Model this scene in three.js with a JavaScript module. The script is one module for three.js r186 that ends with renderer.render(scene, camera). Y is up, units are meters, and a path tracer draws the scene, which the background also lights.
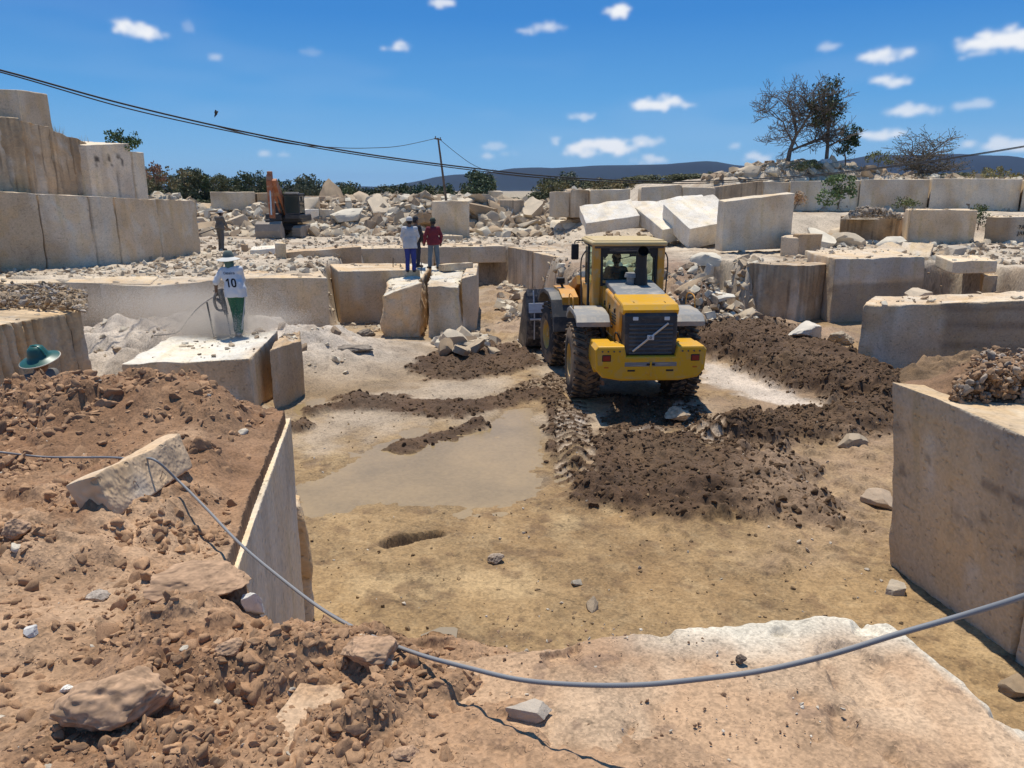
import * as THREE from 'three';
import { RoundedBoxGeometry } from 'three/addons/geometries/RoundedBoxGeometry.js';
import { ConvexGeometry } from 'three/addons/geometries/ConvexGeometry.js';
import { mergeGeometries, mergeVertices, toCreasedNormals } from 'three/addons/utils/BufferGeometryUtils.js';
import { MarchingCubes } from 'three/addons/objects/MarchingCubes.js';

// ---------------------------------------------------------------- camera, sky, sun, exposure
const scene = new THREE.Scene();
const EYE = 4.3, PITCH = 14.3 * Math.PI / 180, F = 760;
const camera = new THREE.PerspectiveCamera(2 * Math.atan(384 / F) * 180 / Math.PI, 1024 / 768, 0.1, 12000);
camera.position.set(0, EYE, 0);
camera.rotation.x = -PITCH;
scene.add(camera);
const renderer = new THREE.WebGLRenderer({ antialias: true });
renderer.toneMapping = THREE.LinearToneMapping;
renderer.toneMappingExposure = 1.06;
renderer.shadowMap.enabled = true;
const SUN_DIR = new THREE.Vector3(-0.07, 0.955, -0.29).normalize();
const sun = new THREE.DirectionalLight(new THREE.Color(1, 0.93, 0.81), 4.7);
sun.position.copy(SUN_DIR).multiplyScalar(120);
sun.castShadow = true;
sun.shadow.mapSize.set(4096, 4096);
Object.assign(sun.shadow.camera, { left: -60, right: 60, top: 60, bottom: -60, near: 1, far: 300 });
scene.add(sun, sun.target);

// ---------------------------------------------------------------- numbers and noise
const { sin, cos, PI, floor, abs, min, max, sqrt, exp, pow, hypot, atan2, tan } = Math;
const clamp = (x, a = 0, b = 1) => x < a ? a : x > b ? b : x;
const mix = (a, b, t) => a + (b - a) * t;
const sst = (a, b, x) => { const t = clamp((x - a) / (b - a)); return t * t * (3 - 2 * t); };
function rng(seed) { let s = seed >>> 0; return () => { s = (s + 0x6d2b79f5) | 0; let t = Math.imul(s ^ (s >>> 15), 1 | s); t = (t + Math.imul(t ^ (t >>> 7), 61 | t)) ^ t; return ((t ^ (t >>> 14)) >>> 0) / 4294967296; }; }
const h2 = (x, y) => { let h = (Math.imul(x, 374761393) + Math.imul(y, 668265263)) | 0; h = Math.imul(h ^ (h >>> 13), 1274126177); return ((h ^ (h >>> 16)) >>> 0) / 4294967296; };
const h3 = (x, y, z) => h2(x + Math.imul(z, 7919), y + Math.imul(z, 104729));
function n2(x, y) { const i = floor(x), j = floor(y), a = x - i, b = y - j, u = a * a * (3 - 2 * a), v = b * b * (3 - 2 * b); return mix(mix(h2(i, j), h2(i + 1, j), u), mix(h2(i, j + 1), h2(i + 1, j + 1), u), v) * 2 - 1; }
function n3(x, y, z) { const k = floor(z), c = z - k, w = c * c * (3 - 2 * c), i = floor(x), j = floor(y), a = x - i, b = y - j, u = a * a * (3 - 2 * a), v = b * b * (3 - 2 * b);
  const p = (q) => mix(mix(h3(i, j, q), h3(i + 1, j, q), u), mix(h3(i, j + 1, q), h3(i + 1, j + 1, q), u), v); return mix(p(k), p(k + 1), w) * 2 - 1; }
const fbm = (x, y, o = 4) => { let s = 0, a = 0.5; for (let i = 0; i < o; i++) { s += a * n2(x, y); x = x * 2.03 + 17.3; y = y * 2.03 + 9.1; a *= 0.5; } return s; };
const fbm3 = (x, y, z, o = 3) => { let s = 0, a = 0.5; for (let i = 0; i < o; i++) { s += a * n3(x, y, z); x = x * 2.03 + 5; y = y * 2.03 + 9; z = z * 2.03 + 3; a *= 0.5; } return s; };
// rounded lumps scattered on a grid of cells: height in units of the cell
function lumps(x, y, share = 0.7) { const i = floor(x), j = floor(y); let m = 0;
  for (let a = -1; a < 2; a++) for (let b = -1; b < 2; b++) { const p = i + a, q = j + b; if (h2(p + 91, q) > share) continue;
    const cx = p + h2(p, q + 71), cy = q + h2(p + 13, q), r = 0.25 + 0.5 * h2(p + 5, q + 3), e = 0.6 + 0.8 * h2(p + 2, q + 8), dx = (x - cx) * e, dy = (y - cy) / e, t = 1 - (dx * dx + dy * dy) / (r * r);
    if (t > 0) m = max(m, r * pow(t, .8)); }
  return m; }
// distance to the edges of a field of irregular cells (0 on an edge)
function cracks(x, y) { const i = floor(x), j = floor(y); let a1 = 9, a2 = 9;
  for (let a = -1; a < 2; a++) for (let b = -1; b < 2; b++) { const p = i + a, q = j + b, d = hypot(p + h2(p, q + 31) - x, q + h2(p + 57, q) - y); if (d < a1) { a2 = a1; a1 = d; } else if (d < a2) a2 = d; }
  return a2 - a1; }

// ---------------------------------------------------------------- a pixel of the photograph as a direction; it meets a level, a distance or the terrain
const ray = (px, py) => { const x = (px - 512) / F, y = (384 - py) / F; return [x, y * cos(PITCH) - sin(PITCH), cos(PITCH) + y * sin(PITCH)]; };   // x, y, distance forward
const onLevel = (px, py, Y = 0) => { const r = ray(px, py), s = (Y - EYE) / r[1]; return [r[0] * s, r[2] * s]; };                                   // [x, D]
const atD = (px, py, D) => { const r = ray(px, py), s = D / r[2]; return new THREE.Vector3(r[0] * s, EYE + r[1] * s, -D); };
const heightAt = (py, D) => { const r = ray(512, py); return EYE + D * r[1] / r[2]; };

// ---------------------------------------------------------------- the sky: clear blue with small fair-weather clouds
{
  const W = 2048, Hh = 1024, data = new Float32Array(W * Hh * 4), R = rng(5), clouds = [];
  const seen = [[136, 31, 26, 9, 1], [398, 48, 14, 7, .8], [619, 14, 16, 9, 1], [548, 27, 20, 7, .7], [532, 31, 12, 4, .5], [444, 3, 14, 5, .8], [659, 104, 31, 8, .95], [886, 55, 24, 8, .9], [893, 81, 20, 6, .8], [996, 43, 38, 13, 1], [910, 111, 26, 8, .75], [882, 135, 26, 6, .8], [828, 47, 11, 5, .45], [972, 105, 18, 5, .45], [580, 117, 16, 5, .55], [604, 147, 46, 10, .95], [640, 143, 26, 7, .6], [590, 152, 28, 8, .8], [650, 160, 18, 6, .6], [556, 139, 9, 4, .5], [1000, 145, 30, 8, .7], [758, 158, 20, 6, .6], [215, 57, 7, 4, .4], [497, 147, 16, 4, .35], [486, 157, 9, 4, .5], [267, 154, 9, 4, .45], [283, 155, 7, 3, .3], [310, 52, 10, 4, .16], [188, 27, 6, 6, .2], [735, 147, 7, 4, .35], [1018, 40, 20, 10, .9], [512, 153, 12, 4, .3]];
  for (const [px, py, w, h, k] of seen) { const r = ray(px, py); clouds.push([atan2(r[0], r[2]), atan2(r[1], hypot(r[0], r[2])), w / F, h / F, k]); }
  for (let i = 0; i < 260; i++) { const az = (R() * 2 - 1) * PI, el = 0.02 + R() * R() * 0.9, s = 0.6 + R(); if (abs(az) < 0.66 && el < 0.29) continue; clouds.push([az, el, s * 0.04 * (0.5 + el), s * 0.014 * (0.6 + 2 * el), 0.4 + R() * 0.6]); }
  const stops = [[-1.6, 0.300, 0.250, 0.200], [-0.05, 0.340, 0.330, 0.320], [0, 0.340, 0.578, 0.780], [0.05, 0.225, 0.487, 0.790], [0.11, 0.125, 0.385, 0.760], [0.2, 0.058, 0.262, 0.670], [0.35, 0.038, 0.193, 0.530], [0.7, 0.050, 0.187, 0.480], [1.6, 0.050, 0.166, 0.420]];
  for (let row = 0; row < Hh; row++) { const el = ((row + 0.5) / Hh - 0.5) * PI; let k = 0; while (k < stops.length - 2 && el > stops[k + 1][0]) k++;
    const a = stops[k], b = stops[k + 1], t = clamp((el - a[0]) / (b[0] - a[0])), base = [1, 2, 3].map((c) => mix(a[c], b[c], t) * .93);
    const near = clouds.filter((c) => abs(c[1] - el) < c[3] * 2.2 + .004);
    for (let col = 0; col < W; col++) { const an = ((col + 0.5) / W - 0.5) * 2 * PI, x = cos(an), z = sin(an), az = atan2(x, -z), o = (row * W + col) * 4; let den = 0;
      for (const c of near) { const du = (az - c[0]) / c[2], dv = (el - c[1]) / c[3]; if (abs(du) > 1.9) continue;
        const wob = fbm(az * 75 + 3, el * 140, 4) * 1.15, flat = dv < 0 ? dv * 1.35 : dv * (1 + 0.35 * abs(du)), d = 1 - (du * du + flat * flat) + wob, m = sst(0.05, 0.9, d) * c[4]; if (m > den) den = m; }
      const veil = 0.035 * sst(0.1, 0.5, fbm(az * 5, el * 22, 3)); den = max(den, veil * sst(0, 0.06, el));
            for (let c = 0; c < 3; c++) data[o + c] = mix(base[c], [.86, .88, .91][c], den); data[o + 3] = 1; } }
  const sky = new THREE.DataTexture(data, W, Hh, THREE.RGBAFormat, THREE.FloatType);
  sky.mapping = THREE.EquirectangularReflectionMapping; sky.magFilter = THREE.LinearFilter; sky.minFilter = THREE.LinearFilter; sky.needsUpdate = true;
  scene.background = sky; scene.environment = sky;
}

// ---------------------------------------------------------------- names, things, parts
const taken = new Map();
function numbered(name) { const n = taken.get(name) || 0; taken.set(name, n + 1); return n ? name + '_' + String(n).padStart(3, '0') : name; }
function sh(o) { o.castShadow = true; o.receiveShadow = true; return o; }
function tag(o, label, category, group, kind) { o.userData.label = label; o.userData.category = category; if (group) o.userData.group = group; o.userData.kind = kind ?? o.userData.kind ?? 'thing'; return o; }
function solo(name, geo, mat, label, category, group) { const m = sh(new THREE.Mesh(geo, mat)); m.name = numbered(name); scene.add(m); return tag(m, label, category, group); }
function struct(name, geo, mat) { const m = sh(new THREE.Mesh(geo, mat)); m.name = numbered(name); m.userData.kind = 'structure'; scene.add(m); return m; }
function thing(name, label, category, pos = [0, 0, 0], turn = 0, group) { const o = new THREE.Group(); o.name = numbered(name); o.position.set(...pos); o.rotation.y = turn; scene.add(o); return tag(o, label, category, group); }
function part(parent, name, geo, mat) { const m = sh(new THREE.Mesh(geo, mat)); m.name = name; parent.add(m); return m; }
function stuff(name, geo, mat, mats, cols, label, category, parent) {
  const m = sh(new THREE.InstancedMesh(geo, mat, mats.length)); mats.forEach((x, i) => m.setMatrixAt(i, x)); if (cols) cols.forEach((c, i) => m.setColorAt(i, c));
  m.name = numbered(name); (parent || scene).add(m); m.userData.kind = 'stuff'; if (!parent) tag(m, label, category); return m; }
const M4 = (x, y, z, sx = 1, sy = sx, sz = sx, rx = 0, ry = 0, rz = 0) => new THREE.Matrix4().compose(new THREE.Vector3(x, y, z), new THREE.Quaternion().setFromEuler(new THREE.Euler(rx, ry, rz)), new THREE.Vector3(sx, sy, sz));
const rgb = (r, g, b) => new THREE.Color().setRGB(r, g, b);

// ---------------------------------------------------------------- textures: grain, streaks and specks, tiling without a seam
const lattice = new Map();
function table(f, seed) { const key = f * 10007 + seed; let t = lattice.get(key); if (!t) { t = new Float32Array(f * f); for (let j = 0; j < f; j++) for (let i = 0; i < f; i++) t[j * f + i] = h2(i + seed, j + seed * 3) * 2 - 1; lattice.set(key, t); } return t; }
function tileNoise(N, seed) { return (u, v, f, o = 4) => { let s = 0, a = 0.5; for (let k = 0; k < o; k++) { const T = table(f, seed + k * 131), x = u * f, y = v * f, fi = floor(x), fj = floor(y), p = x - fi, q = y - fj, U = p * p * (3 - 2 * p), V = q * q * (3 - 2 * q), i = ((fi % f) + f) % f, j = ((fj % f) + f) % f, i1 = i + 1 === f ? 0 : i + 1, r0 = j * f, r1 = (j + 1 === f ? 0 : j + 1) * f;
  s += a * ((T[r0 + i] * (1 - U) + T[r0 + i1] * U) * (1 - V) + (T[r1 + i] * (1 - U) + T[r1 + i1] * U) * V); f *= 2; a *= 0.5; } return s; }; }
function texPair(N, fn) { const c = new Uint8Array(N * N * 4), b = new Uint8Array(N * N * 4);
  for (let j = 0; j < N; j++) for (let i = 0; i < N; i++) { const o = (j * N + i) * 4, [r, g, bl, h] = fn((i + .5) / N, (j + .5) / N); c[o] = 255 * pow(clamp(r), 1 / 2.2); c[o + 1] = 255 * pow(clamp(g), 1 / 2.2); c[o + 2] = 255 * pow(clamp(bl), 1 / 2.2); c[o + 3] = 255; b[o] = b[o + 1] = b[o + 2] = 255 * clamp(h); b[o + 3] = 255; }
  const mk = (d, srgb) => { const t = new THREE.DataTexture(d, N, N); t.wrapS = t.wrapT = THREE.RepeatWrapping; t.magFilter = THREE.LinearFilter; t.minFilter = THREE.LinearMipmapLinearFilter; t.generateMipmaps = true; if (srgb) t.colorSpace = THREE.SRGBColorSpace; t.needsUpdate = true; return t; };
  return { map: mk(c, true), bump: mk(b, false) }; }
const tn = tileNoise(0, 11), tn2 = tileNoise(0, 47);
const texSawn = texPair(1024, (u, v) => { const w = tn(u, v, 4, 5), fine = tn2(u, v, 96, 2), wav = u + 0.012 * tn(u, v, 6, 3), st = tn(wav, 0.31 + v * 0.0, 48, 2) * (0.55 + 0.9 * tn2(u, v, 3, 2)), run = sst(0.12, 0.4, tn2(wav, 0.77, 20, 2)) * sst(-0.15, 0.3, tn(u, v, 4, 3)), spots = sst(0.28, 0.42, tn2(u, v, 24, 3)), cream = sst(-0.1, 0.4, tn(u, v, 6, 4)), pock = sst(0.36, 0.46, tn(u + .2, v, 48, 2)), k = 0.88 + 0.16 * w + 0.08 * st + 0.18 * fine - 0.1 * run - 0.06 * spots - 0.16 * pock;
  return [k * (1 + 0.05 * cream), k * (1 - 0.01 * cream), k * (1 - 0.12 * cream - .05 * run), 0.5 + 0.3 * w + 0.24 * fine + 0.16 * st - 0.3 * pock]; });
const texRough = texPair(1024, (u, v) => { const w = tn(u, v, 5, 5), fine = tn2(u, v, 64, 4), wav = 0.006 * tn(u, v, 8, 3), bar = tn(u + wav, 0.37, 32, 2), bar2 = tn2(u + wav, 0.71 + 0.02 * v, 18, 2), gouge = sst(0.18, 0.42, bar2) * sst(-0.3, 0.25, tn(u, v, 3, 2)), k = 0.74 + 0.3 * w + 0.16 * bar + 0.14 * fine - 0.28 * gouge, rust = sst(0.0, 0.5, tn2(u, v, 5, 4));
  return [k * (1 + 0.05 * rust), k * (1 - 0.03 * rust), k * (1 - 0.16 * rust), 0.5 + 0.2 * w + 0.22 * bar + 0.14 * fine - 0.3 * gouge]; });
const texDirt = texPair(1024, (u, v) => { const w = tn(u, v, 4, 6), g = tn2(u, v, 80, 3), peb = sst(0.33, 0.42, tn(u + .3, v, 60, 2)), dark = sst(0.2, 0.5, tn2(u, v + .4, 20, 3)), k = 0.76 + 0.26 * w + 0.34 * g - 0.2 * dark;
  return [mix(k, 0.98, peb * .55), mix(k * 0.99, 0.95, peb * .55), mix(k * 0.97, 0.9, peb * .6), 0.45 + 0.3 * w + 0.3 * g + 0.25 * peb]; });
const texBroken = texPair(512, (u, v) => { const w = tn(u, v, 4, 6), g = tn2(u, v, 64, 3), k = 0.82 + 0.2 * w + 0.1 * g; return [k, k * (1 - .02 * w), k * (1 - 0.05 * w), 0.5 + 0.4 * w + 0.2 * g]; });
const std = (o) => new THREE.MeshStandardMaterial({ roughness: 0.95, metalness: 0, ...o });
const withRepeat = (t, rx, ry = rx) => { const c = t.clone(); c.repeat.set(rx, ry); c.needsUpdate = true; return c; };
const MAT = {
  sawn: std({ vertexColors: true, map: withRepeat(texSawn.map, 1 / 2.6), bumpMap: withRepeat(texSawn.bump, 1 / 2.6), bumpScale: 0.02 }),
  rough: std({ vertexColors: true, map: withRepeat(texRough.map, 1 / 3), bumpMap: withRepeat(texRough.bump, 1 / 3), bumpScale: 0.06 }),
  broken: std({ vertexColors: true, map: withRepeat(texBroken.map, 1 / 1.3), bumpMap: withRepeat(texBroken.bump, 1 / 1.3), bumpScale: 0.03 }),
  dirt: std({ vertexColors: true, map: withRepeat(texDirt.map, 1 / 0.9), bumpMap: withRepeat(texDirt.bump, 1 / 0.9), bumpScale: 0.012, roughness: 1 }),
  floor: std({ vertexColors: true, map: withRepeat(texDirt.map, 1 / 1.9), bumpMap: withRepeat(texDirt.bump, 1 / 1.9), bumpScale: 0.018, roughness: 0.92 }),
  slab: std({ vertexColors: true, map: withRepeat(texDirt.map, 1 / 0.7), bumpMap: withRepeat(texDirt.bump, 1 / 0.7), bumpScale: 0.006, roughness: 0.95 }),
};
// ---------------------------------------------------------------- outlines on the ground, from the photograph, as [x, D] in metres
const poly = (pts, Y = 0) => pts.map((p) => p.length === 3 ? onLevel(p[0], p[1], p[2]) : onLevel(p[0], p[1], Y));
function boxOf(P) { let a = 1e9, b = -1e9, c = 1e9, d = -1e9; for (const [x, y] of P) { a = min(a, x); b = max(b, x); c = min(c, y); d = max(d, y); } return [a, b, c, d]; }
function sdPoly(P, x, y) { let d = 1e18, s = 1; for (let i = 0, j = P.length - 1; i < P.length; j = i++) { const ex = P[j][0] - P[i][0], ey = P[j][1] - P[i][1], wx = x - P[i][0], wy = y - P[i][1], t = clamp((wx * ex + wy * ey) / (ex * ex + ey * ey)), bx = wx - ex * t, by = wy - ey * t; d = min(d, bx * bx + by * by);
    const c1 = y >= P[i][1], c2 = y < P[j][1], c3 = ex * wy > ey * wx; if ((c1 && c2 && c3) || (!c1 && !c2 && !c3)) s = -s; } return s * sqrt(d); }
const PLAIN = 1.75;
// the pit: everything inside is floor, outside lies the higher ground
const PIT = [[-30, 22.6], ...poly([[0, 282], [160, 284], [245, 278], [326, 279], [338, 264], [372, 249], [440, 247], [506, 246], [545, 254], [572, 262], [640, 262], [720, 262], [745, 268], [828, 262], [955, 264], [1040, 272]], PLAIN), [26, 24], [26, -6], [-30, -6]];
const pits = boxOf(PIT);
// heaps, mud, wet and pale places on the floor: outline, height, softness of the edge, kind
const PATCH = [
  { p: [[556, 462], [585, 446], [620, 441], [668, 438], [716, 436], [762, 448], [800, 470], [826, 496], [820, 520], [770, 523], [706, 524], [648, 516], [596, 508], [560, 486]], h: .2, w: .8, k: 'mud' },
  { p: [[684, 330], [712, 318], [760, 326], [810, 344], [862, 362], [900, 382], [905, 408], [860, 408], [815, 398], [770, 384], [735, 366], [700, 352]], h: .42, w: .9, k: 'mud' },
  { p: [[700, 438], [740, 424], [800, 422], [850, 408], [905, 392], [905, 440], [850, 446], [760, 446]], h: .3, w: .6, k: 'mud' },
  { p: [[690, 424], [742, 418], [770, 428], [720, 442], [680, 440]], h: .1, w: .3, k: 'mud' },
  { p: [[296, 418], [330, 402], [352, 392], [400, 398], [470, 400], [520, 386], [552, 376], [584, 384], [560, 398], [500, 408], [462, 420], [420, 416], [364, 412]], h: .025, w: .45, k: 'mud' },
  { p: [[380, 450], [410, 440], [470, 422], [486, 424], [460, 436], [408, 452]], h: .02, w: .3, k: 'mud' },
  { p: [[536, 392], [556, 384], [572, 404], [590, 430], [606, 452], [566, 486], [548, 440]], h: .07, w: .35, k: 'mud' },
  { p: [[398, 374], [440, 356], [486, 346], [540, 350], [548, 366], [500, 376], [430, 382]], h: .02, w: .6, k: 'mud' },
  { p: [[600, 398], [690, 398], [700, 430], [600, 436]], h: .04, w: .6, k: 'mud' },
  { p: [[286, 430], [304, 424], [316, 427], [300, 434]], h: .05, w: .2, k: 'mud' },
  { p: [[870, 520], [900, 470], [1000, 560], [1060, 640], [1060, 760], [1000, 700], [940, 620]], h: .03, w: .4, k: 'crackle' },
  { p: [[288, 500], [330, 470], [372, 440], [420, 428], [470, 428], [500, 408], [545, 400], [560, 440], [566, 476], [540, 500], [490, 510], [400, 512], [330, 520], [288, 530]], h: -.035, w: .5, k: 'wet' },
  { p: [[520, 390], [530, 378], [600, 374], [606, 384], [560, 394]], h: -.05, w: .2, k: 'puddle' },
  { p: [[420, 634], [440, 626], [458, 626], [456, 640], [436, 644]], h: -.05, w: .08, k: 'puddle' },
  { p: [[290, 400], [316, 366], [380, 352], [460, 352], [520, 362], [516, 376], [440, 384], [390, 392], [330, 412], [292, 424]], h: -.03, w: .5, k: 'wet' },
  { p: [[378, 358], [420, 350], [452, 352], [430, 366], [390, 368]], h: -.02, w: .2, k: 'wet' },
  { p: [[288, 440], [310, 400], [390, 380], [470, 374], [520, 380], [500, 396], [430, 410], [370, 430], [320, 460]], h: 0, w: .6, k: 'pale' },
  { p: [[690, 360], [720, 362], [780, 385], [836, 408], [820, 414], [752, 400], [700, 382]], h: -.02, w: .4, k: 'chalk' },
  { p: [[572, 412], [580, 410], [590, 440], [584, 444]], h: -.01, w: .15, k: 'chalk' },
  { p: [[610, 420], [650, 414], [672, 432], [640, 440]], h: 0, w: .3, k: 'chalk' },
  { p: [[730, 450], [830, 440], [892, 450], [892, 545], [840, 590], [760, 570], [735, 525]], h: .02, w: .7, k: 'earth' },
  { p: [[470, 296], [486, 286], [540, 284], [570, 290], [572, 330], [540, 346], [500, 344], [478, 330]], h: .06, w: .8, k: 'earth' },
  { p: [[700, 330], [745, 318], [860, 330], [880, 360], [820, 350], [760, 330]], h: .12, w: .8, k: 'earth' },
  { p: [[376, 546], [384, 538], [420, 532], [440, 530], [446, 535], [420, 540], [386, 548]], h: -.16, w: .05, k: 'hole' },
].map((q) => { const P = poly(q.p); const b = boxOf(P); return { ...q, P, b: [b[0] - q.w - .3, b[1] + q.w + .3, b[2] - q.w - .3, b[3] + q.w + .3] }; });
const crag = (x, y, sh) => lumps(x + .3 * n2(x * 1.9, y * 1.9 + 5), y + .3 * n2(x * 1.9 + 9, y * 1.9), sh);
const bump = (x, D, cx, cD, rx, rD, h) => { const a = (x - cx) / rx, b = (D - cD) / rD, t = a * a + b * b; return t > 6 ? 0 : h * exp(-t * 1.2); };
const gOut = { h: 0, mud: 0, wet: 0, pale: 0, chalk: 0, crackle: 0, pud: 0, earth: 0, mound: 0, up: 0, hole: 0 };
function ground(x, D) {
  const o = gOut; o.mud = o.wet = o.pale = o.chalk = o.crackle = o.pud = o.earth = o.mound = o.hole = 0;
  const inside = x > pits[0] - 1 && x < pits[1] + 1 && D < pits[3] + 6;
  let sd = inside ? sdPoly(PIT, x, D) : 9;
  // loose rubble slopes down into the pit behind and to the right of the loader
  const ramp = sst(1.2, 3.2, x) * (1 - sst(6.0, 7.4, x)) * sst(21, 25, D), w = mix(0.35, 6.0, ramp);
  o.out = inside ? sst(-.35, .15, sd + .3 * n2(x * 1.7, D * 1.7)) : 1; o.spoil = ramp * sst(34, 31, D) * sst(22, 25, D); o.up = D > 60 || x < -31 || x > 27 ? 1 : sst(-w, 0.25, sd + (ramp > 0 ? fbm(x * .5, D * .5, 3) * 1.6 * ramp : -.25));
  const rise = sst(37, 46, D) * (1 - sst(60, 300, D) * .7);
  let hi = PLAIN + 0.1 * fbm(x * 0.35, D * 0.35, 3) + (D < 60 ? 0.09 * lumps(x * 1.9, D * 1.9, .45) + .05 * lumps(x * 5, D * 5, .5) : 0);
  // heap at the back carrying the broken stone, terrace with the trees on the right
  const mid = sst(-27, -20, x) * (1 - sst(3, 8, x));
  hi += mid * sst(44.5, 49.5, D) * (1 - sst(52, 60, D)) * (1.55 + .5 * n2(x * .22, 3));
  hi += rise * (1 - sst(-24, -20, x)) * 1;
  hi += sst(2, 5, x) * sst(39.5, 44, D) * 1.3 * (1 - sst(60, 200, D) * .6);
  hi += sst(9.5, 12.5, x + (D - 47) * .1) * sst(45.5, 48, D) * (1 - sst(75, 140, D)) * (1.75 + bump(x, D, 18.5, 50, 5.5, 5, 1.15));
  if (D > 60) hi += sst(60, 400, D) * -1.0;
  let lo = 0.03 * fbm(x * 0.6, D * 0.6, 3) + 0.012 * fbm(x * 3, D * 3, 3);
  lo += bump(x, D, -8.0, 19.3, 4.6, 2.1, 1.2) * (1 + .25 * fbm(x * .9, D * .9, 3));
  o.mound = clamp(bump(x, D, -8.0, 19.3, 4.9, 2.5, 1.5));
  if (o.mound > .03) lo += o.mound * (abs(fbm(x * 1.1, D * 1.1, 4)) * .5 + .05 * lumps(x * 3, D * 3, .5) + .05 * fbm(x * 5, D * 5, 3));
  lo += sst(-4.2, -5.6, x) * (1 - sst(13.5, 16, D)) * .62 * (D > 0 ? 1 : 0);          // trodden fill by the left blocks
  lo += bump(x, D, 7.6, 11.6, 1.6, 1.5, .45);
  if (D < 45 && x > -12 && x < 16) for (const q of PATCH) { const b = q.b; if (x < b[0] || x > b[1] || D < b[2] || D > b[3]) continue;
    const s = sdPoly(q.P, x, D) + (fbm(x * 1.7, D * 1.7, 3) + .5 * n2(x * 9, D * 9) * .4) * q.w * .9, m = 1 - sst(-q.w, q.w * .35, s); if (m <= 0) continue; lo += q.h * m;
    if (q.k === 'mud') o.mud = max(o.mud, 1 - sst(-q.w * .25, q.w * .3, s)); else if (q.k === 'wet') o.wet = max(o.wet, m); else if (q.k === 'puddle') o.pud = max(o.pud, m); else if (q.k === 'crackle') o.crackle = max(o.crackle, m); else if (q.k === 'earth') o.earth = max(o.earth, m); else if (q.k === 'hole') o.hole = max(o.hole, m); else if (q.k === 'chalk') o.chalk = max(o.chalk, m); else o.pale = max(o.pale, m); }
  // tyre cleat marks left by the loader
  let bare = 1; for (const [cx, D0, D1] of [[1.1, 10.6, 15.4], [3.5, 11.6, 15.2]]) { const tx = x - cx - (D - 13.2) * .055 + .05 * n2(D * .9, cx); if (abs(tx) < .36 && D > D0 && D < D1) { const edge = sst(.36, .29, abs(tx)) * sst(D0, D0 + .5, D + n2(x * 4, D * 4) * .3), cl = sst(.15, .45, sin((D + abs(tx) * .7) * 2 * PI / .26)); o.mud = mix(o.mud, cl * .9, edge); o.chalk = max(o.chalk, edge * (1 - cl) * .45 * sst(-.3, .2, fbm(x * 3, D * 3, 2))); lo += edge * (.045 * cl - .05); bare = min(bare, 1 - edge); } }
  if (o.mud > 0) lo += bare * o.mud * (.26 * crag(x * 1.6 + 3, D * 1.6, .6) * .55 + .085 * crag(x * 4, D * 4, .75) + .036 * crag(x * 9, D * 9 + 4, .75) + .014 * lumps(x * 17, D * 17, .7) + .05 * abs(fbm(x * 2.3, D * 2.3, 3)));
  else if (o.earth > 0) lo += o.earth * (.14 * crag(x * 2.4, D * 2.4, .6) + .07 * lumps(x * 6, D * 6, .6));
  else if (D < 26) lo += (1 - o.wet) * (1 - o.pud) * (.02 * lumps(x * 5, D * 5, .3) + .012 * lumps(x * 12, D * 12, .35) + .012 * fbm(x * 7, D * 7, 2));
  if (o.crackle > 0) lo -= o.crackle * .02 * (1 - sst(0, .12, cracks(x * 3.2 + n2(x * 5, D * 5) * .2, D * 3.2)));
  const slopey = o.up * (1 - o.up) * 4 * ramp;
  o.h = mix(lo, hi, o.up) + slopey * (.4 * crag(x * 1.2, D * 1.2, .6) + .22 * crag(x * 3, D * 3, .7) + .08 * lumps(x * 7, D * 7, .6));
  o.slope = max(slopey, ramp * (1 - o.up) * .6);
  return o;
}
const groundH = (x, D) => ground(x, D).h;
// ---------------------------------------------------------------- the ground as one sheet
function axis(list) { const a = []; for (let i = 0; i < list.length - 1; i++) { const [p, s] = list[i], [q, t] = list[i + 1]; let v = p; while (v < q - 1e-6) { a.push(v); v += mix(s, t, (v - p) / (q - p)); } } a.push(list[list.length - 1][0]); return a; }
function gridGeo(X, Z, fn) { const nx = X.length, nz = Z.length, pos = new Float32Array(nx * nz * 3), col = new Float32Array(nx * nz * 3), uv = new Float32Array(nx * nz * 2), idx = []; const ok = new Uint8Array(nx * nz); let k = 0;
  for (let j = 0; j < nz; j++) for (let i = 0; i < nx; i++, k++) { const r = fn(X[i], Z[j]); pos[k * 3] = X[i]; pos[k * 3 + 1] = r[0]; pos[k * 3 + 2] = -Z[j]; col[k * 3] = r[1]; col[k * 3 + 1] = r[2]; col[k * 3 + 2] = r[3]; uv[k * 2] = X[i]; uv[k * 2 + 1] = Z[j]; ok[k] = r[4] === false ? 0 : 1; }
  for (let j = 0; j < nz - 1; j++) for (let i = 0; i < nx - 1; i++) { const a = j * nx + i, b = a + 1, c = a + nx, d = c + 1; if (ok[a] + ok[b] + ok[c] + ok[d] < 4) continue; idx.push(a, b, c, b, d, c); }
  const g = new THREE.BufferGeometry(); g.setAttribute('position', new THREE.BufferAttribute(pos, 3)); g.setAttribute('color', new THREE.BufferAttribute(col, 3)); g.setAttribute('uv', new THREE.BufferAttribute(uv, 2)); g.setIndex(idx); g.computeVertexNormals(); return g; }
const tint = (c, d, t) => { c[0] = mix(c[0], d[0], t); c[1] = mix(c[1], d[1], t); c[2] = mix(c[2], d[2], t); };
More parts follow.
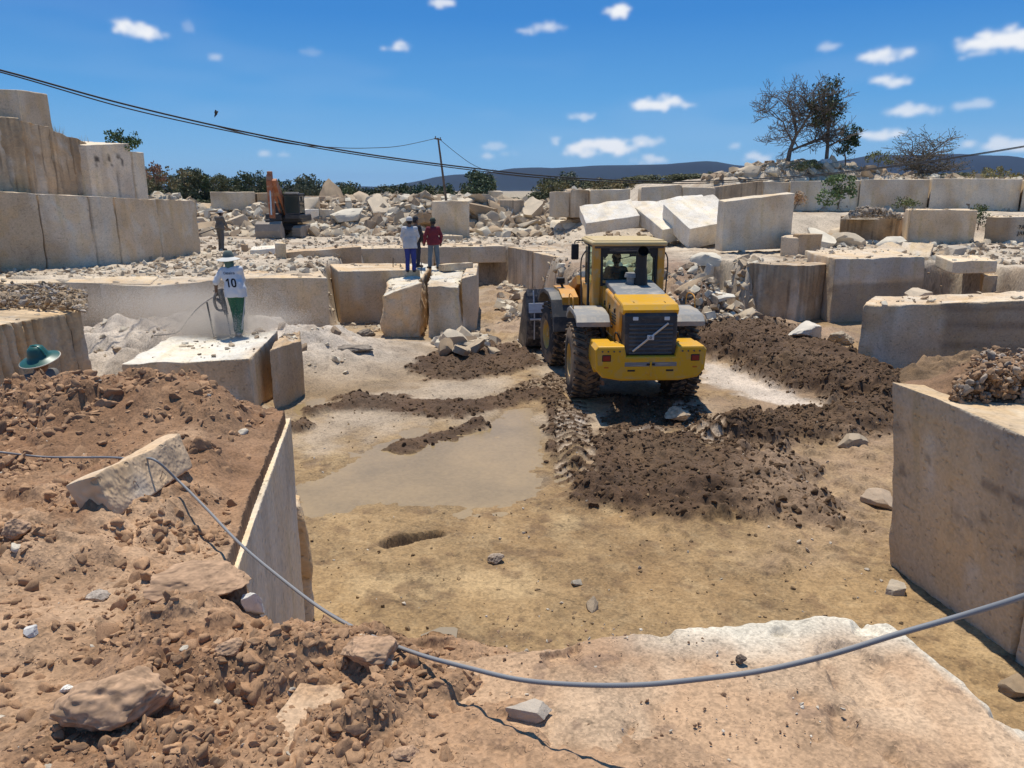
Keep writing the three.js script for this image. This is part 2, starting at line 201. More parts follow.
{
  const X = axis([[-6000, 3000], [-300, 120], [-60, 8], [-30, .9], [-13, .14], [-7, .06], [-4, .036], [7, .036], [9, .05], [13, .12], [30, .9], [60, 8], [300, 120], [6000, 3000]]);
  const Z = axis([[-8, 4], [0, 1], [4, .05], [6, .026], [10, .034], [16, .05], [22, .08], [30, .16], [45, .35], [62, .9], [90, 6], [300, 90], [1200, 500], [9000, 3000]]);
  const g = gridGeo(X, Z, (x, D) => {
    const o = ground(x, D), c = [.37, .255, .122]; const f1 = fbm(x * .8, D * .8, 4), f2 = fbm(x * 4, D * 4, 3);
    tint(c, [.32, .21, .095], sst(-.1, .4, f1)); tint(c, [.48, .35, .18], sst(.05, .45, fbm(x * 1.3 + 9, D * 1.3, 4)));
    tint(c, [.19, .12, .06], sst(.16, .4, f2) * .65); { const f3 = fbm(x * 11, D * 11, 2); tint(c, [.22, .145, .07], sst(.16, .4, f3) * .35); tint(c, [.5, .37, .2], sst(.16, .4, -f3) * .25); } tint(c, [.46, .34, .18], sst(.2, .42, fbm(x * 6 + 3, D * 6, 3)) * .4);
    tint(c, [.46, .385, .28], sst(-.3, .25, f1) * sst(11.5, 14, D + f2) * .8);
    tint(c, [.46, .385, .285], o.pale * .8); tint(c, [.25, .17, .08], o.wet * .9 * (1 - .4 * sst(0, .4, fbm(x * 1.1, D * 3, 3))));
    tint(c, [.36, .29, .2], o.wet * sst(0.05, .35, f1) * .8);
    tint(c, [.36, .27, .16], o.crackle * .6 * (1 - sst(0, .1, cracks(x * 3.2 + n2(x * 5, D * 5) * .2, D * 3.2))));
    tint(c, [.70, .63, .53], o.chalk * .85);
    tint(c, [.66, .60, .50], o.mound * 1.2 > 1 ? 1 : o.mound * 1.2); if (o.mound > .1) tint(c, [.36, .29, .21], o.mound * sst(.1, .5, fbm(x * 1.4 + 4, D * 1.4, 4)) * .8);
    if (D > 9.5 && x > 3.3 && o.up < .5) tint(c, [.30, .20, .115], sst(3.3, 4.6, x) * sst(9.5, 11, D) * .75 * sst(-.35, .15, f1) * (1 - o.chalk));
    tint(c, [.1, .057, .028], o.mud * (.9 + .1 * sst(-.3, .2, f1))); tint(c, [.145, .09, .05], o.mud * sst(.12, .4, fbm(x * 3.1 + 7, D * 3.1, 3)) * .7);
    tint(c, [.40, .29, .19], o.earth * (.6 + .6 * f1)); tint(c, [.30, .22, .14], o.pud); tint(c, [.13, .08, .045], o.hole);
    tint(c, [.63, .53, .41], o.out); tint(c, [.42, .31, .21], o.out * sst(0, .45, fbm(x * .35 + 2, D * .7, 4)) * .8); tint(c, [.36, .25, .17], o.spoil * (.75 + .5 * f1));
    if (D + 6 * fbm(x * .2, D * .2, 2) > 64) tint(c, [.40, .33, .22], .8 + .2 * f1);
    if (o.out < .5) c[0] *= 1.05;
    return [o.h, c[0], c[1], c[2]];
  });
  struct('ground', g, MAT.floor);
}
// standing water in the hollows
{
  const water = new THREE.MeshPhysicalMaterial({ color: rgb(.30, .24, .16), roughness: .08, metalness: 0, specularIntensity: 1 });
  const slick = std({ map: withRepeat(texBroken.map, 1 / 3), color: rgb(.40, .285, .145), roughness: .24 });
  PATCH.filter((q) => q.k === 'wet').forEach((q) => { const g = (() => { let cx = 0, cD = 0; for (const [x, D] of q.P) { cx += x / q.P.length; cD += D / q.P.length; } return new THREE.ShapeGeometry(new THREE.Shape(q.P.map(([x, D]) => new THREE.Vector2(cx + (x - cx) * 1.12, cD + (D - cD) * 1.12)))); })(); g.rotateX(-PI / 2); struct('wet_mud', g, slick).position.y = q.h * .5; });
  PATCH.filter((q) => q.k === 'puddle').forEach((q) => { const s = new THREE.Shape(q.P.map(([x, D]) => new THREE.Vector2(x, D))); const g = new THREE.ShapeGeometry(s); g.rotateX(-PI / 2); const m = struct('puddle', g, water); m.position.y = -.012; });
}

// ---------------------------------------------------------------- the ledge at the photographer's feet: earth bank on the left, flat stone on the right
const EDGE = [onLevel(285, 417, 2.38), onLevel(251, 500, 2.38), onLevel(222, 572, 2.42), onLevel(243, 606, 2.48), onLevel(300, 632, 2.58), onLevel(400, 646, 2.64), onLevel(530, 646, 2.66)];
const LEDGE = [[-9, 7.2], [-4.8, 7.4], [-3.2, 7.6], [-2.6, 6.9], ...EDGE, onLevel(650, 640, 2.66), [1.6, 1.9], [1.6, -.5], [-9, -.5]];
function ledge(x, D) {
  let h = 2.645 - .055 * (D - 2) + .08 * fbm(x * .9 + 5, D * .9, 3) + .08 * sst(-.95, -.45, x) * sst(3.0, 2.5, D);
  h += bump(x, D, -2.75, 6.15, .55, .6, .3) + bump(x, D, -3.5, 6.0, .5, .5, .12) + bump(x, D, -3.9, 6.3, 1.2, .8, .14) + bump(x, D, -2.2, 4.9, .5, .6, .1) + bump(x, D, -2.6, 3.4, .7, .5, .08);
  h += bump(x, D, -.75, 2.38, .28, .16, .12) + bump(x, D, -1.25, 2.15, .3, .2, .09) + bump(x, D, -1.0, 1.92, .26, .14, .07) + bump(x, D, -1.9, 2.6, .35, .25, .07);
  h -= sst(6.6, 8.2, D) * 1.9 + sst(-4.4, -7, x) * .2;
  const edge = sdPoly(LEDGE, x, D), calm = sst(-.15, .35, fbm(x * 1.1 + 31, D * 1.1, 3)), right = sst(-.35, .85, x + (D - 2.3) * .7 + .25 * fbm(x * 3, D * 3, 3)) * sst(3.4, 2.8, D), am = (1 - .75 * calm) * (1 - .9 * right);
  h += am * (1 + .35 * sst(3.6, 5, D)) * (.24 * crag(x * 2.1, D * 2.1, .6) * .7 + .11 * crag(x * 4.6 + 7, D * 4.6, .62) * .75 + .042 * crag(x * 9.5, D * 9.5 + 5, .7) * .8) + (1 - .6 * right) * (.015 * crag(x * 21, D * 21, .65) + .006 * lumps(x * 45, D * 45, .6));
  h += .02 * fbm(x * 6, D * 6, 4) + (1 - .7 * right) * (1 - .5 * calm) * (.022 * abs(n2(x * 13, D * 13)) + .01 * abs(n2(x * 27 + 5, D * 27)) + .004 * n2(x * 50, D * 50));
  h -= .05 * right + .12 * sst(.35, .9, right);
  if (D > 3.2) h = mix(h, min(h, 2.42 + .03 * n2(x * 9, D * 9)), sst(-.4, -.1, edge) * sst(3.2, 3.6, D)); else h -= sst(-.2, -.04, edge) * .12 * lumps(x * 3, D * 3, .8);
  return [h - 2.6 * (D > 3.3 ? sst(.006, .032, edge) : sst(-.03, .06, edge)), edge, calm, right];
}
{
  const X = axis([[-9, .3], [-6, .1], [-4.2, .03], [-2.6, .014], [-1.0, .011], [.5, .013], [1.6, .04]]), Z = axis([[-.5, .3], [1.0, .06], [1.6, .0105], [2.6, .0125], [4, .019], [6, .026], [7.4, .04], [8.6, .12]]);
  const g = gridGeo(X, Z, (x, D) => { const [h, e, calm] = ledge(x, D), c = [.42, .25, .14]; const f = fbm(x * 2.2, D * 2.2, 4);
    tint(c, [.31, .17, .09], sst(-.05, .4, f)); tint(c, [.53, .345, .21], sst(.05, .4, fbm(x * 1.6 + 4, D * 1.6 + 2, 4))); tint(c, [.24, .135, .07], sst(.25, .45, fbm(x * 7, D * 7, 3)) * .6); tint(c, [.53, .355, .22], calm * .45 * sst(4.5, 3, D)); tint(c, [.26, .14, .072], sst(-.2, .2, fbm(x * 1.1 + 70, D * 1.1, 3) + .25) * sst(4, 5, D) * .7);
    return [h, c[0], c[1], c[2], e < .25]; });
  struct('earth_bank', g, MAT.dirt);
}
const terrain = (x, D) => max(groundH(x, D), D < 8.6 && x < 1.7 ? ledge(x, D)[0] : -9);
function hit(px, py, fn = terrain, from = 1) { const r = ray(px, py), k = 1 / r[2], under = (D) => EYE + r[1] * k * D < fn(r[0] * k * D, D); let D = from, last = from; while (D < 90 && !under(D)) { last = D; D += .02 + D * .006; } for (let i = 0; i < 9; i++) { const m = (last + D) / 2; if (under(m)) D = m; else last = m; } return new THREE.Vector3(r[0] * k * D, EYE + r[1] * k * D, -D); }
// the flat stone: its far edge runs as in the photograph, it goes down to the pit floor
const SLAB_Y = 2.7;
{
  const key = [[330, 640], [430, 655], [520, 646], [640, 627], [740, 617], [820, 610], [862, 614], [884, 613], [905, 628], [932, 652], [968, 684], [1000, 712], [1030, 728], [1090, 775], [1160, 850]].map(([a, b]) => { const p = onLevel(a, b, SLAB_Y); return new THREE.Vector3(p[0], 0, p[1]); });
  const curve = new THREE.CatmullRomCurve3(key, false, 'catmullrom', .15), NS = 420, NT = 150;
  const S = curve.getSpacedPoints(NS), pos = [], col = [], uv = [], idx = [];
  const ts = [-1, -.6, -.3, 0]; for (let i = 0; i <= NT; i++) ts.push(pow((i + .35) / (NT + .35), 1.6));
  for (let j = 0; j < ts.length; j++) for (let i = 0; i <= NS; i++) { const t = ts[j], e = S[i], chip = .016 * n2(i * .09, 3) + .005 * n2(i * .4, 9), ex = e.x + .005 * n2(i * .2, 5), eD = e.z + chip; let x, D, y;
    const nx = mix(-1.1, 2.0, i / NS), nD = -.4; if (t < 0) { x = ex + .015; D = eD + .02 - (t < -.5 ? .05 : 0); y = t === -1 ? -.1 : t === -.6 ? 1.9 : 2.55; } else { x = mix(ex, nx, t); D = mix(eD, nD, t); y = SLAB_Y; }
    const d = t <= 0 ? 0 : t * hypot(ex - nx, eD - nD); if (t >= 0) y += -.022 * exp(-d / .02) - .008 * exp(-d / .1) + .02 * fbm(x * 1.6, D * 1.6, 3) + .012 * fbm(x * 7, D * 7, 4) + .004 * lumps(x * 40, D * 40, .5) - .03 * sst(.3, .45, fbm(x * 5 + 40, D * 5, 3));
    const c = [.54, .355, .215]; tint(c, [.40, .235, .13], sst(-.05, .4, fbm(x * 2.6, D * 2.6, 4)) * .85); tint(c, [.66, .48, .32], sst(.0, .4, fbm(x * 3.4 + 8, D * 3.4, 4)) * .7);
    const fr = sst(.28, .02, d + .14 * fbm(x * 3, D * 3, 3)) * sst(.25, .75, x); tint(c, [.78, .71, .58], t < 0 ? .7 : fr); tint(c, [.28, .18, .12], sst(.28, .4, fbm(x * 11, D * 11, 3)) * .6 * (1 - fr));
    pos.push(x, y, -D); col.push(...c); uv.push(x, D); }
  const n = NS + 1; for (let j = 0; j < ts.length - 1; j++) for (let i = 0; i < NS; i++) { const a = j * n + i, b = a + 1, c = a + n, d = c + 1; idx.push(a, c, b, b, c, d); }
  const g = new THREE.BufferGeometry(); g.setAttribute('position', new THREE.Float32BufferAttribute(pos, 3)); g.setAttribute('color', new THREE.Float32BufferAttribute(col, 3)); g.setAttribute('uv', new THREE.Float32BufferAttribute(uv, 2)); g.setIndex(idx); g.computeVertexNormals();
  const mm = MAT.slab.clone(); mm.side = THREE.DoubleSide; const m = struct('stone_ledge', g, mm);
}
// ---------------------------------------------------------------- quarried blocks
let blockSeed = 1; const TOPS = [];
function cuts(L, r, s) { const a = [0, r * .45, r * 1.1, r * 2.2].filter((v) => v < L / 2), n = max(1, Math.round((L - 2 * a[a.length - 1]) / s)), o = [...a]; for (let i = 1; i < n; i++) o.push(mix(a[a.length - 1], L - a[a.length - 1], i / n)); for (let i = a.length - 1; i >= 0; i--) o.push(L - a[i]); return o; }
// q: four [x, D] corners (front-left, front-right, back-right, back-left); y0 level of the base, yt levels of the top at the corners
function blockGeo(q, y0, yt, o = {}) {
  const seed = (o.seed ?? blockSeed++) * 17.31, dist = hypot(q[0][0], q[0][1]), L = hypot(q[1][0] - q[0][0], q[1][1] - q[0][1]), W = hypot(q[3][0] - q[0][0], q[3][1] - q[0][1]), H = max(...yt) - y0;
  const r0 = (o.r ?? .05) * .7, s = o.step ?? clamp(dist * .011, .06, .5), rough = o.rough ?? .02, pos = [], col = [], uv = [], idx = []; let base = 0;
  const warm = (c) => [c[0] * 1.72, c[1] * 1.56, c[2] * 1.33], side = warm(o.side ?? [.41, .36, .30]), top = o.powder ? o.powder : side, brown = warm(o.brown ?? [.31, .235, .16]), gr = o.groove;
  const A = cuts(L, r0, s), B = cuts(H, r0, s), C = cuts(W, r0, s);
  const faces = [['front', A, B, (a, b) => [a, b, 0]], ['right', C, B, (a, b) => [L, b, a]], ['back', A, B, (a, b) => [L - a, b, W]], ['left', C, B, (a, b) => [0, b, W - a]], ['top', A, C, (a, b) => [a, H, b]], ['base', A, C, (a, b) => [L - a, 0, b]]];
  for (const [face, U, V, f] of faces) {
    for (let j = 0; j < V.length; j++) for (let i = 0; i < U.length; i++) {
      const p = f(U[i], V[j]), e = [p[0], p[1], p[2]];
      const sx = seed + p[0], sy = p[1] + seed * .7, sz = p[2] - seed; let r = r0 * (.35 + 1.1 * clamp(.5 + .9 * n3(sx * 2.3, sy * 2.3, sz * 2.3)) + (o.chip ?? .8) * 2.5 * sst(.35, .8, n3(sx * 1.3 + 40, sy * 1.3, sz * 1.3)));
      r = min(r, L * .3, H * .3, W * .3); const d = [L, H, W], c = e.map((v, k) => clamp(v, r, d[k] - r)), w = e.map((v, k) => v - c[k]), l = hypot(...w); let edge = 0;
      if (l > 1e-9) { const nn = (abs(w[0]) > 1e-6) + (abs(w[1]) > 1e-6) + (abs(w[2]) > 1e-6); edge = nn > 1 ? 1 : 0; const k = min(1, r / l); for (let m = 0; m < 3; m++) e[m] = c[m] + w[m] * k; }
      let X = e[0] / L, Y = e[1] / H, Z = e[2] / W; const lerpq = (k) => mix(mix(q[0][k], q[1][k], X), mix(q[3][k], q[2][k], X), Z), yt1 = mix(mix(yt[0], yt[1], X), mix(yt[3], yt[2], X), Z);
      let x = lerpq(0) + (o.lean ? o.lean[0] * Y : 0), D = lerpq(1) + (o.lean ? o.lean[1] * Y : 0), y = y0 + (yt1 - y0) * Y;
      // bulges and hollows of the broken or sawn faces
      const k1 = .9 / max(.6, H), dn = fbm3(sx * k1, sy * k1, sz * k1, 3) * rough * 2.2 + fbm3(sx * 4, sy * 4, sz * 4, 3) * rough * .8;
      let nx = 0, ny = 0, nD = 0; const ux = (q[1][0] - q[0][0]) / L, uD = (q[1][1] - q[0][1]) / L, vx = (q[3][0] - q[0][0]) / W, vD = (q[3][1] - q[0][1]) / W;
      const wgt = (t, len) => { const a = t / len; return a < .5 ? -sst(.35, 0, a) : sst(.65, 1, a); }, wx = wgt(p[0], L), wz = wgt(p[2], W), wy = max(0, wgt(p[1], H));
      let out = dn; if (gr && face !== 'top' && face !== 'base') { const t = (face === 'front' || face === 'back' ? p[0] : p[2]) + .04 * n2(p[1] * .8, seed), g1 = t / gr[1] + seed, k = floor(g1), fr = g1 - k - .5 + .35 * (h2(k, 3) - .5), deep = h2(k, 9) > (gr[2] ?? .4) ? .4 + h2(k, 5) : .12, run = sst(-.5, .1, n2(k * 7.7, p[1] * 1.1 + seed)); out -= gr[0] * deep * run * sst(gr[3] ?? .28, .03, abs(fr)) * (edge ? .6 : 1); }
      nx = ux * wx + vx * wz; nD = uD * wx + vD * wz; x += nx * out; D += nD * out; y += wy * (dn * (o.topRough ?? 1) + (o.topRough ?? 1) * .02 * fbm(x * 2.2, D * 2.2, 3));
      if (face === 'top' && o.crown) y += o.crown(p[0] / L, p[2] / W, x, D);
      pos.push(x, y, -D);
      const uu = face === 'front' || face === 'back' ? p[0] : face === 'top' || face === 'base' ? p[0] : p[2], vv = face === 'top' || face === 'base' ? p[2] : p[1]; uv.push(uu + seed * 3.1, vv + seed * 1.7);
      const cl = face === 'top' ? [...top] : [...side], f1 = fbm3(sx * .7, sy * .7, sz * .7, 3), f2 = fbm3(sx * 2.4, sy * 1.1, sz * 2.4, 3);
      // rust and dust of the stone, the same on every face
      tint(cl, brown, sst(.0, .4, f1 + (o.rust ?? 0)) * .6); tint(cl, [.74, .66, .54], sst(.08, .36, f2) * .6); tint(cl, [.3, .23, .16], sst(.22, .45, fbm3(sx * 3.1 + 7, sy * .5, sz * 3.1, 3)) * .25);
      if (face !== 'top' && o.paint) o.paint(cl, p[0] / L, p[1] / H, p[2] / W, face, x, D, y);
      col.push(...cl);
    }
    const n = U.length; for (let j = 0; j < V.length - 1; j++) for (let i = 0; i < n - 1; i++) { const a = base + j * n + i, b = a + 1, c = a + n, d = c + 1; idx.push(a, b, c, b, d, c); }
    base += U.length * V.length;
  }
  const g = new THREE.BufferGeometry(); g.setAttribute('position', new THREE.Float32BufferAttribute(pos, 3)); g.setAttribute('color', new THREE.Float32BufferAttribute(col, 3)); g.setAttribute('uv', new THREE.Float32BufferAttribute(uv, 2)); g.setIndex(idx); g.computeVertexNormals(); return g;
}
// a block by the two ends of its front: at its base (level y0) or along its top edge (level y1), going back `dep` metres
function quad(a, b, dep, skew = 0) { const L = hypot(b[0] - a[0], b[1] - a[1]), nx = -(b[1] - a[1]) / L, nD = (b[0] - a[0]) / L, ux = (b[0] - a[0]) / L, uD = (b[1] - a[1]) / L, k = [nx * dep + ux * skew, nD * dep + uD * skew]; return [a, b, [b[0] + k[0], b[1] + k[1]], [a[0] + k[0], a[1] + k[1]]]; }
function block(name, label, group, o) {
  const lvl = o.y1 !== undefined && o.byTop ? o.y1 : o.y0, pa = o.a.length === 3 ? o.a : [...o.a, lvl], pb = o.b.length === 3 ? o.b : [...o.b, lvl];
  const a = o.a.length === 4 ? [o.a[2], o.a[3]] : onLevel(...pa), b = o.b.length === 4 ? [o.b[2], o.b[3]] : onLevel(...pb), q = o.q ?? quad(a, b, o.dep, o.skew ?? a[0] / a[1] * o.dep * .92);
  let yt; if (o.yt) yt = o.yt; else if (o.y1 !== undefined) yt = [o.y1, o.y1, o.y1 + (o.back ?? 0), o.y1 + (o.back ?? 0)]; else { const ya = heightAt(o.ta, a[1]), yb = heightAt(o.tb ?? o.ta, b[1]); yt = [ya, yb, yb + (o.back ?? 0), ya + (o.back ?? 0)]; }
  TOPS.push([q, yt]); const g = blockGeo(q, (o.y0 ?? 0) - (o.sink ?? .06), yt, o); const m = solo(name, g, MAT[o.mat ?? 'sawn'], label, 'stone block', group); m.userData.q = undefined; return { m, q, yt };
}
const RIGHTG = 'blocks of the right bench', LEFTG = 'blocks of the left quarry walls', BENCHG = 'stone faces round the pit', BACKG = 'blocks beyond the pit';
// right, near
block('stone_block', 'large sawn block at the pit edge with loose red earth on its top', RIGHTG, { a: [890, 563], b: [1010, 657], y0: 0, y1: 2.2, lean: [-.2, .05], dep: 2.6, skew: 1.4, r: .035, chip: .5, step: .05, rough: .022, side: [.40, .345, .27], brown: [.30, .235, .165],
  paint: (c, u, v, w, f) => { tint(c, [.55, .49, .40], sst(.9, .93, v + .012 * n2(u * 6, 2)) * .55); tint(c, [.46, .41, .34], sst(.42, .05, v) * .5); const s = fbm(u * 9, v * 14, 3); tint(c, [.15, .12, .10], sst(.3, .46, s) * sst(.3, .6, v) * sst(.95, .7, v) * .55); } });
block('stone_block', 'tall sawn block beside the earth topped block, half out of sight', RIGHTG, { a: [1014, 660], b: [1200, 800], y0: 0, y1: 2.24, dep: 2.5, r: .04, step: .07, side: [.41, .36, .29] });
block('stone_block', 'long low block with banded brown end behind the earth topped block', RIGHTG, { q: quad(onLevel(856, 369), onLevel(1060, 374), 1.5, .75), a: [856, 368], b: [937, 383], y0: 0, yt: [1.6, 1.86, 1.86, 1.62], r: .07, chip: 1, step: .1, rough: .04, side: [.43, .38, .32], brown: [.35, .27, .19],
  paint: (c, u, v, w, f, x, D) => { if (f === 'front') { const k = sst(.36, .42, u + .02 * n2(v * 6, 4)); tint(c, [.40, .30, .20], k * .8); tint(c, [.2, .145, .1], k * sst(.2, .6, sin(v * 22 + n2(x, v * 3) * 1.5)) * .45); } } });
block('stone_block', 'pale block with a brown lower half at the bench front', RIGHTG, { a: [829, 323], b: [918, 318], y0: 0, y1: 2.12, dep: 3.2, r: .06, chip: 1, step: .1, rough: .035, paint: (c, u, v, w, f) => { if (f === 'front') tint(c, [.32, .265, .20], sst(.66, .62, v + .02 * n2(u * 5, 1)) * .8); if (f === 'front') tint(c, [.53, .49, .43], sst(.66, .70, v) * .7); if (f === 'right') tint(c, [.34, .26, .18], .7); } });
block('stone_block', 'dark drill scored block standing left of the two tone block', RIGHTG, { a: [744, 316], b: [795, 322], y0: 0, y1: 1.86, dep: 2, r: .05, mat: 'rough', step: .07, rough: .05, groove: [.06, .2], side: [.33, .28, .225], rust: .1 });
block('stone_block', 'brown recessed block between the dark and the two tone block', RIGHTG, { a: [797, 318], b: [830, 318], y0: 0, y1: 1.62, dep: 2.4, side: [.34, .275, .205], rust: .15 });
block('stone_block', 'low brown block at the foot of the thin leaning slabs', RIGHTG, { a: [692, 297], b: [747, 304], y0: .2, y1: 1.62, dep: 2, r: .08, rough: .06, side: [.36, .28, .20] });
block('stone_block', 'brown block continuing the bench right of the two tone block', RIGHTG, { a: [950, 268, 1.5], b: [985, 270, 1.5], byTop: 1, y0: 0, y1: 1.5, dep: 2, side: [.38, .3, .22], rust: .1 });
block('stone_block', 'low brown bench block under pale lying slab at the far right', RIGHTG, { a: [984, 276, 1.45], b: [1060, 275, 1.45], byTop: 1, y0: 0, y1: 1.45, dep: 2.4, side: [.38, .305, .22] });
block('stone_slab', 'pale slab lying flat beyond the two tone block', RIGHTG, { a: [952, 272, 1.72], b: [996, 271, 1.72], y0: 1.72, y1: 2.06, dep: 2.2, r: .05, side: [.5, .44, .36] });
// big standing slab and companions
block('stone_slab', 'large grey slab standing upright on small stones', BACKG, { a: [722, 250], b: [790, 247], y0: 1.95, yt: [3.86, 4.16, 4.2, 3.92], dep: .55, r: .06, rough: .03, side: [.45, .415, .36] });
block('stone_block', 'small brown post of stone beside the upright grey slab', BACKG, { a: [791, 257], b: [798, 258], y0: 1.7, y1: 2.62, dep: .8, side: [.3, .24, .18] });
block('stone_block', 'slim pale post of stone beside the upright grey slab', BACKG, { a: [799, 258], b: [808, 254], y0: 1.7, y1: 2.5, dep: .8, side: [.46, .4, .33] });
block('stone_block', 'drill scored brown block heaped with gravel', BACKG, { a: [838, 241], b: [893, 242], y0: 1.75, ta: 216, tb: 219, dep: 2.4, mat: 'rough', side: [.38, .31, .23], rust: .2, r: .08, rough: .06 });
block('stone_block', 'squared beige block with a clean white top edge', BACKG, { a: [907, 244.5], b: [973, 244], y0: 1.75, ta: 210, tb: 210, dep: 2.2, side: [.46, .39, .31], r: .05 });
block('stone_block', 'narrow block squeezed between gravel heaped and white topped blocks', BACKG, { a: [897, 240], b: [907, 240], y0: 1.75, ta: 214, dep: 2, side: [.41, .35, .28] });
const signBlock = block('stone_block', 'brown block with faded painted lettering on its grey end', BACKG, { a: [983, 243.5], b: [1060, 244], y0: 1.75, ta: 217, tb: 216, dep: 2.2, mat: 'sawn', side: [.42, .36, .29], paint: (c, u) => { tint(c, [.36, .25, .155], sst(.36, .30, u) * .85); tint(c, [.48, .43, .37], sst(.34, .4, u) * .7); } });
const farB = (label, x0, x1, yb, t0, t1, D0, D1, o) => { const a = atD(x0, yb, D0), b = atD(x1, yb, D1); return block('stone_block', label, BACKG, { a: [0, 0, a.x, D0], b: [0, 0, b.x, D1], y0: min(a.y, b.y), yt: [heightAt(t0, D0), heightAt(t1, D1), heightAt(t1, D1), heightAt(t0, D0)], sink: .3, ...o }); };
// long pale walls before the trees
farB('long low grey wall block below the bare round tree', 858, 926, 212, 180, 179, 45.5, 45.7, { dep: 2.5, side: [.44, .42, .38], r: .07 });
farB('widest pale grey wall block at the far right terrace', 928, 1018, 211, 178, 179, 45.5, 45.7, { dep: 2.5, side: [.49, .46, .41], r: .06 });
farB('cut off pale wall block at the end of the terrace', 1020, 1090, 212, 180, 180, 45.5, 45.7, { dep: 2.5, side: [.45, .42, .37] });
farB('grey wall block behind the green bush', 789, 858, 206, 181, 180, 45.5, 45.7, { dep: 2, side: [.46, .45, .41], r: .06 });
farB('small pale block with a lit left corner above the upright slab', 762, 788, 203, 181, 182, 45.5, 45.7, { dep: 2, side: [.52, .49, .43] });
farB('brown ribbed block on the slope left of the terrace walls', 712, 761, 207, 187, 181, 44, 44.2, { dep: 1.8, mat: 'rough', side: [.38, .31, .235], rust: .15 });
farB('broad rounded grey block behind the tilted white slabs', 640, 682, 213, 186, 184, 43, 43.2, { dep: 1.8, side: [.43, .385, .33], r: .14, rough: .07 });
farB('smaller grey block beside the broad rounded block behind the tilted slabs', 682, 714, 212, 187, 188, 43, 43.2, { dep: 1.8, side: [.40, .37, .33] });
farB('pale worn block behind the loader cab, widest of its row', 590, 630, 211, 190, 189, 43, 43.2, { dep: 1.8, side: [.47, .43, .37], r: .1 });
farB('narrow standing block with ribbed face in the row behind the cab', 571, 589, 212, 190, 190, 43, 43.2, { dep: 1.6, mat: 'rough', side: [.42, .36, .29] });
farB('small block ending the row behind the rubble', 556, 570, 212, 192, 192, 43, 43.2, { dep: 1.6, side: [.38, .34, .29] });
// tilted white slabs
function tilted(label, px, py, D, size, rot, o = {}) { const [L, T, W] = size, g = blockGeo([[-L / 2, -W / 2], [L / 2, -W / 2], [L / 2, W / 2], [-L / 2, W / 2]], 0, [T, T, T, T], { r: .05, step: .22, rough: .03, ...o }); const m = solo(o.name ?? 'tilted_slab', g, MAT[o.mat ?? 'sawn'], label, 'stone slab', o.group ?? 'tilted pale slabs'), p = D ? atD(px, py, D) : hit(px, py); m.position.copy(p); m.position.y += o.lift ?? 0; m.rotation.set(...rot); return m; }
const white = { side: [.50, .51, .52], brown: [.42, .39, .35] };
tilted('rough white slab tilted towards the pit behind the low brown beam', 609, 222, 38.5, [2.6, .6, 1.9], [.42, .1, .1], white);
tilted('smaller white slab propped between two larger tilted slabs', 645, 222, 39.5, [1.9, .8, 1.6], [.36, .1, -.04], white);
tilted('grey white slab with a pitted face among the tilted slabs', 672, 226, 37.5, [2.6, .7, 3], [.36, .32, .08], { ...white });
tilted('cream stained slab leaning beside the upright grey slab', 700, 231, 36, [2.6, 1.0, 2.8], [.40, .28, .06], { ...white });
tilted('small grey slab lying across the tops of the tilted slabs', 691, 207, 41, [1.8, .4, 1.2], [.3, .3, 0], { ...white });
block('stone_beam', 'low long brown beam lying in front of the tilted white slabs', BACKG, { a: [592, 236], b: [648, 235], y0: 1.8, ta: 214, tb: 224, dep: 1.2, side: [.37, .31, .25], r: .08 });
// the pit faces on the left and in the middle
const benchO = { mat: 'sawn', y0: 0, byTop: 1, r: .05, chip: 1, side: [.40, .35, .285], sink: .1 };
block('pit_face', 'plain pit face behind the drilling dust, end by the drill scored block', BENCHG, { ...benchO, a: [-60, 283], b: [62, 282], y1: 1.8, dep: 1.6 });
block('pit_face', 'dusty pit face left of the drilling worker', BENCHG, { ...benchO, a: [64, 282], b: [150, 284], y1: 1.79, dep: 1.6 });
block('pit_face', 'pit face right behind the drilling worker with a notched top', BENCHG, { ...benchO, a: [151, 286], b: [236, 278], y1: 1.76, dep: 1.6 });
block('pit_face', 'brown pit face ending at the inner corner', BENCHG, { ...benchO, a: [237, 278], b: [327, 278], y1: 1.78, dep: 2.2, side: [.40, .34, .27] });
block('pit_face', 'square brown pit face left of the split block', BENCHG, { ...benchO, a: [338, 271], b: [420, 270], y1: 1.74, dep: 2.6, side: [.40, .33, .25], rust: .05 });
block('pit_face', 'far pit face below the excavated road, left stretch', BENCHG, { ...benchO, a: [352, 249], b: [434, 247], y1: 1.8, dep: 2, side: [.39, .34, .275] });
block('pit_face', 'far overhanging ledge over a dark alcove behind the people', BENCHG, { ...benchO, a: [435, 247], b: [506, 246], y0: 1.05, y1: 1.8, dep: 3.4, sink: 0, side: [.40, .35, .285] });
block('pit_face', 'back wall of the dark alcove under the overhanging ledge', BENCHG, { ...benchO, q: (() => { const a = onLevel(430, 247, 1.8), b = onLevel(512, 246, 1.8); return [[a[0], a[1] + 2.4], [b[0], b[1] + 2.4], [b[0], b[1] + 3.6], [a[0], a[1] + 3.6]]; })(), a: [0, 0, 0, 1], b: [1, 0, 1, 1], yt: [1.06, 1.06, 1.06, 1.06], side: [.40, .35, .285] });
block('pit_face', 'ribbed pit face turned towards the loader bucket', BENCHG, { ...benchO, a: [508, 247], b: [532, 251.5], y1: 1.8, dep: 1.8, mat: 'rough', groove: [.05, .5], side: [.42, .36, .29] });
block('pit_face', 'short pit face beside the rubble slope left of the cab', BENCHG, { ...benchO, a: [533, 252], b: [557, 257], y1: 1.78, dep: 1.8, side: [.40, .34, .27] });
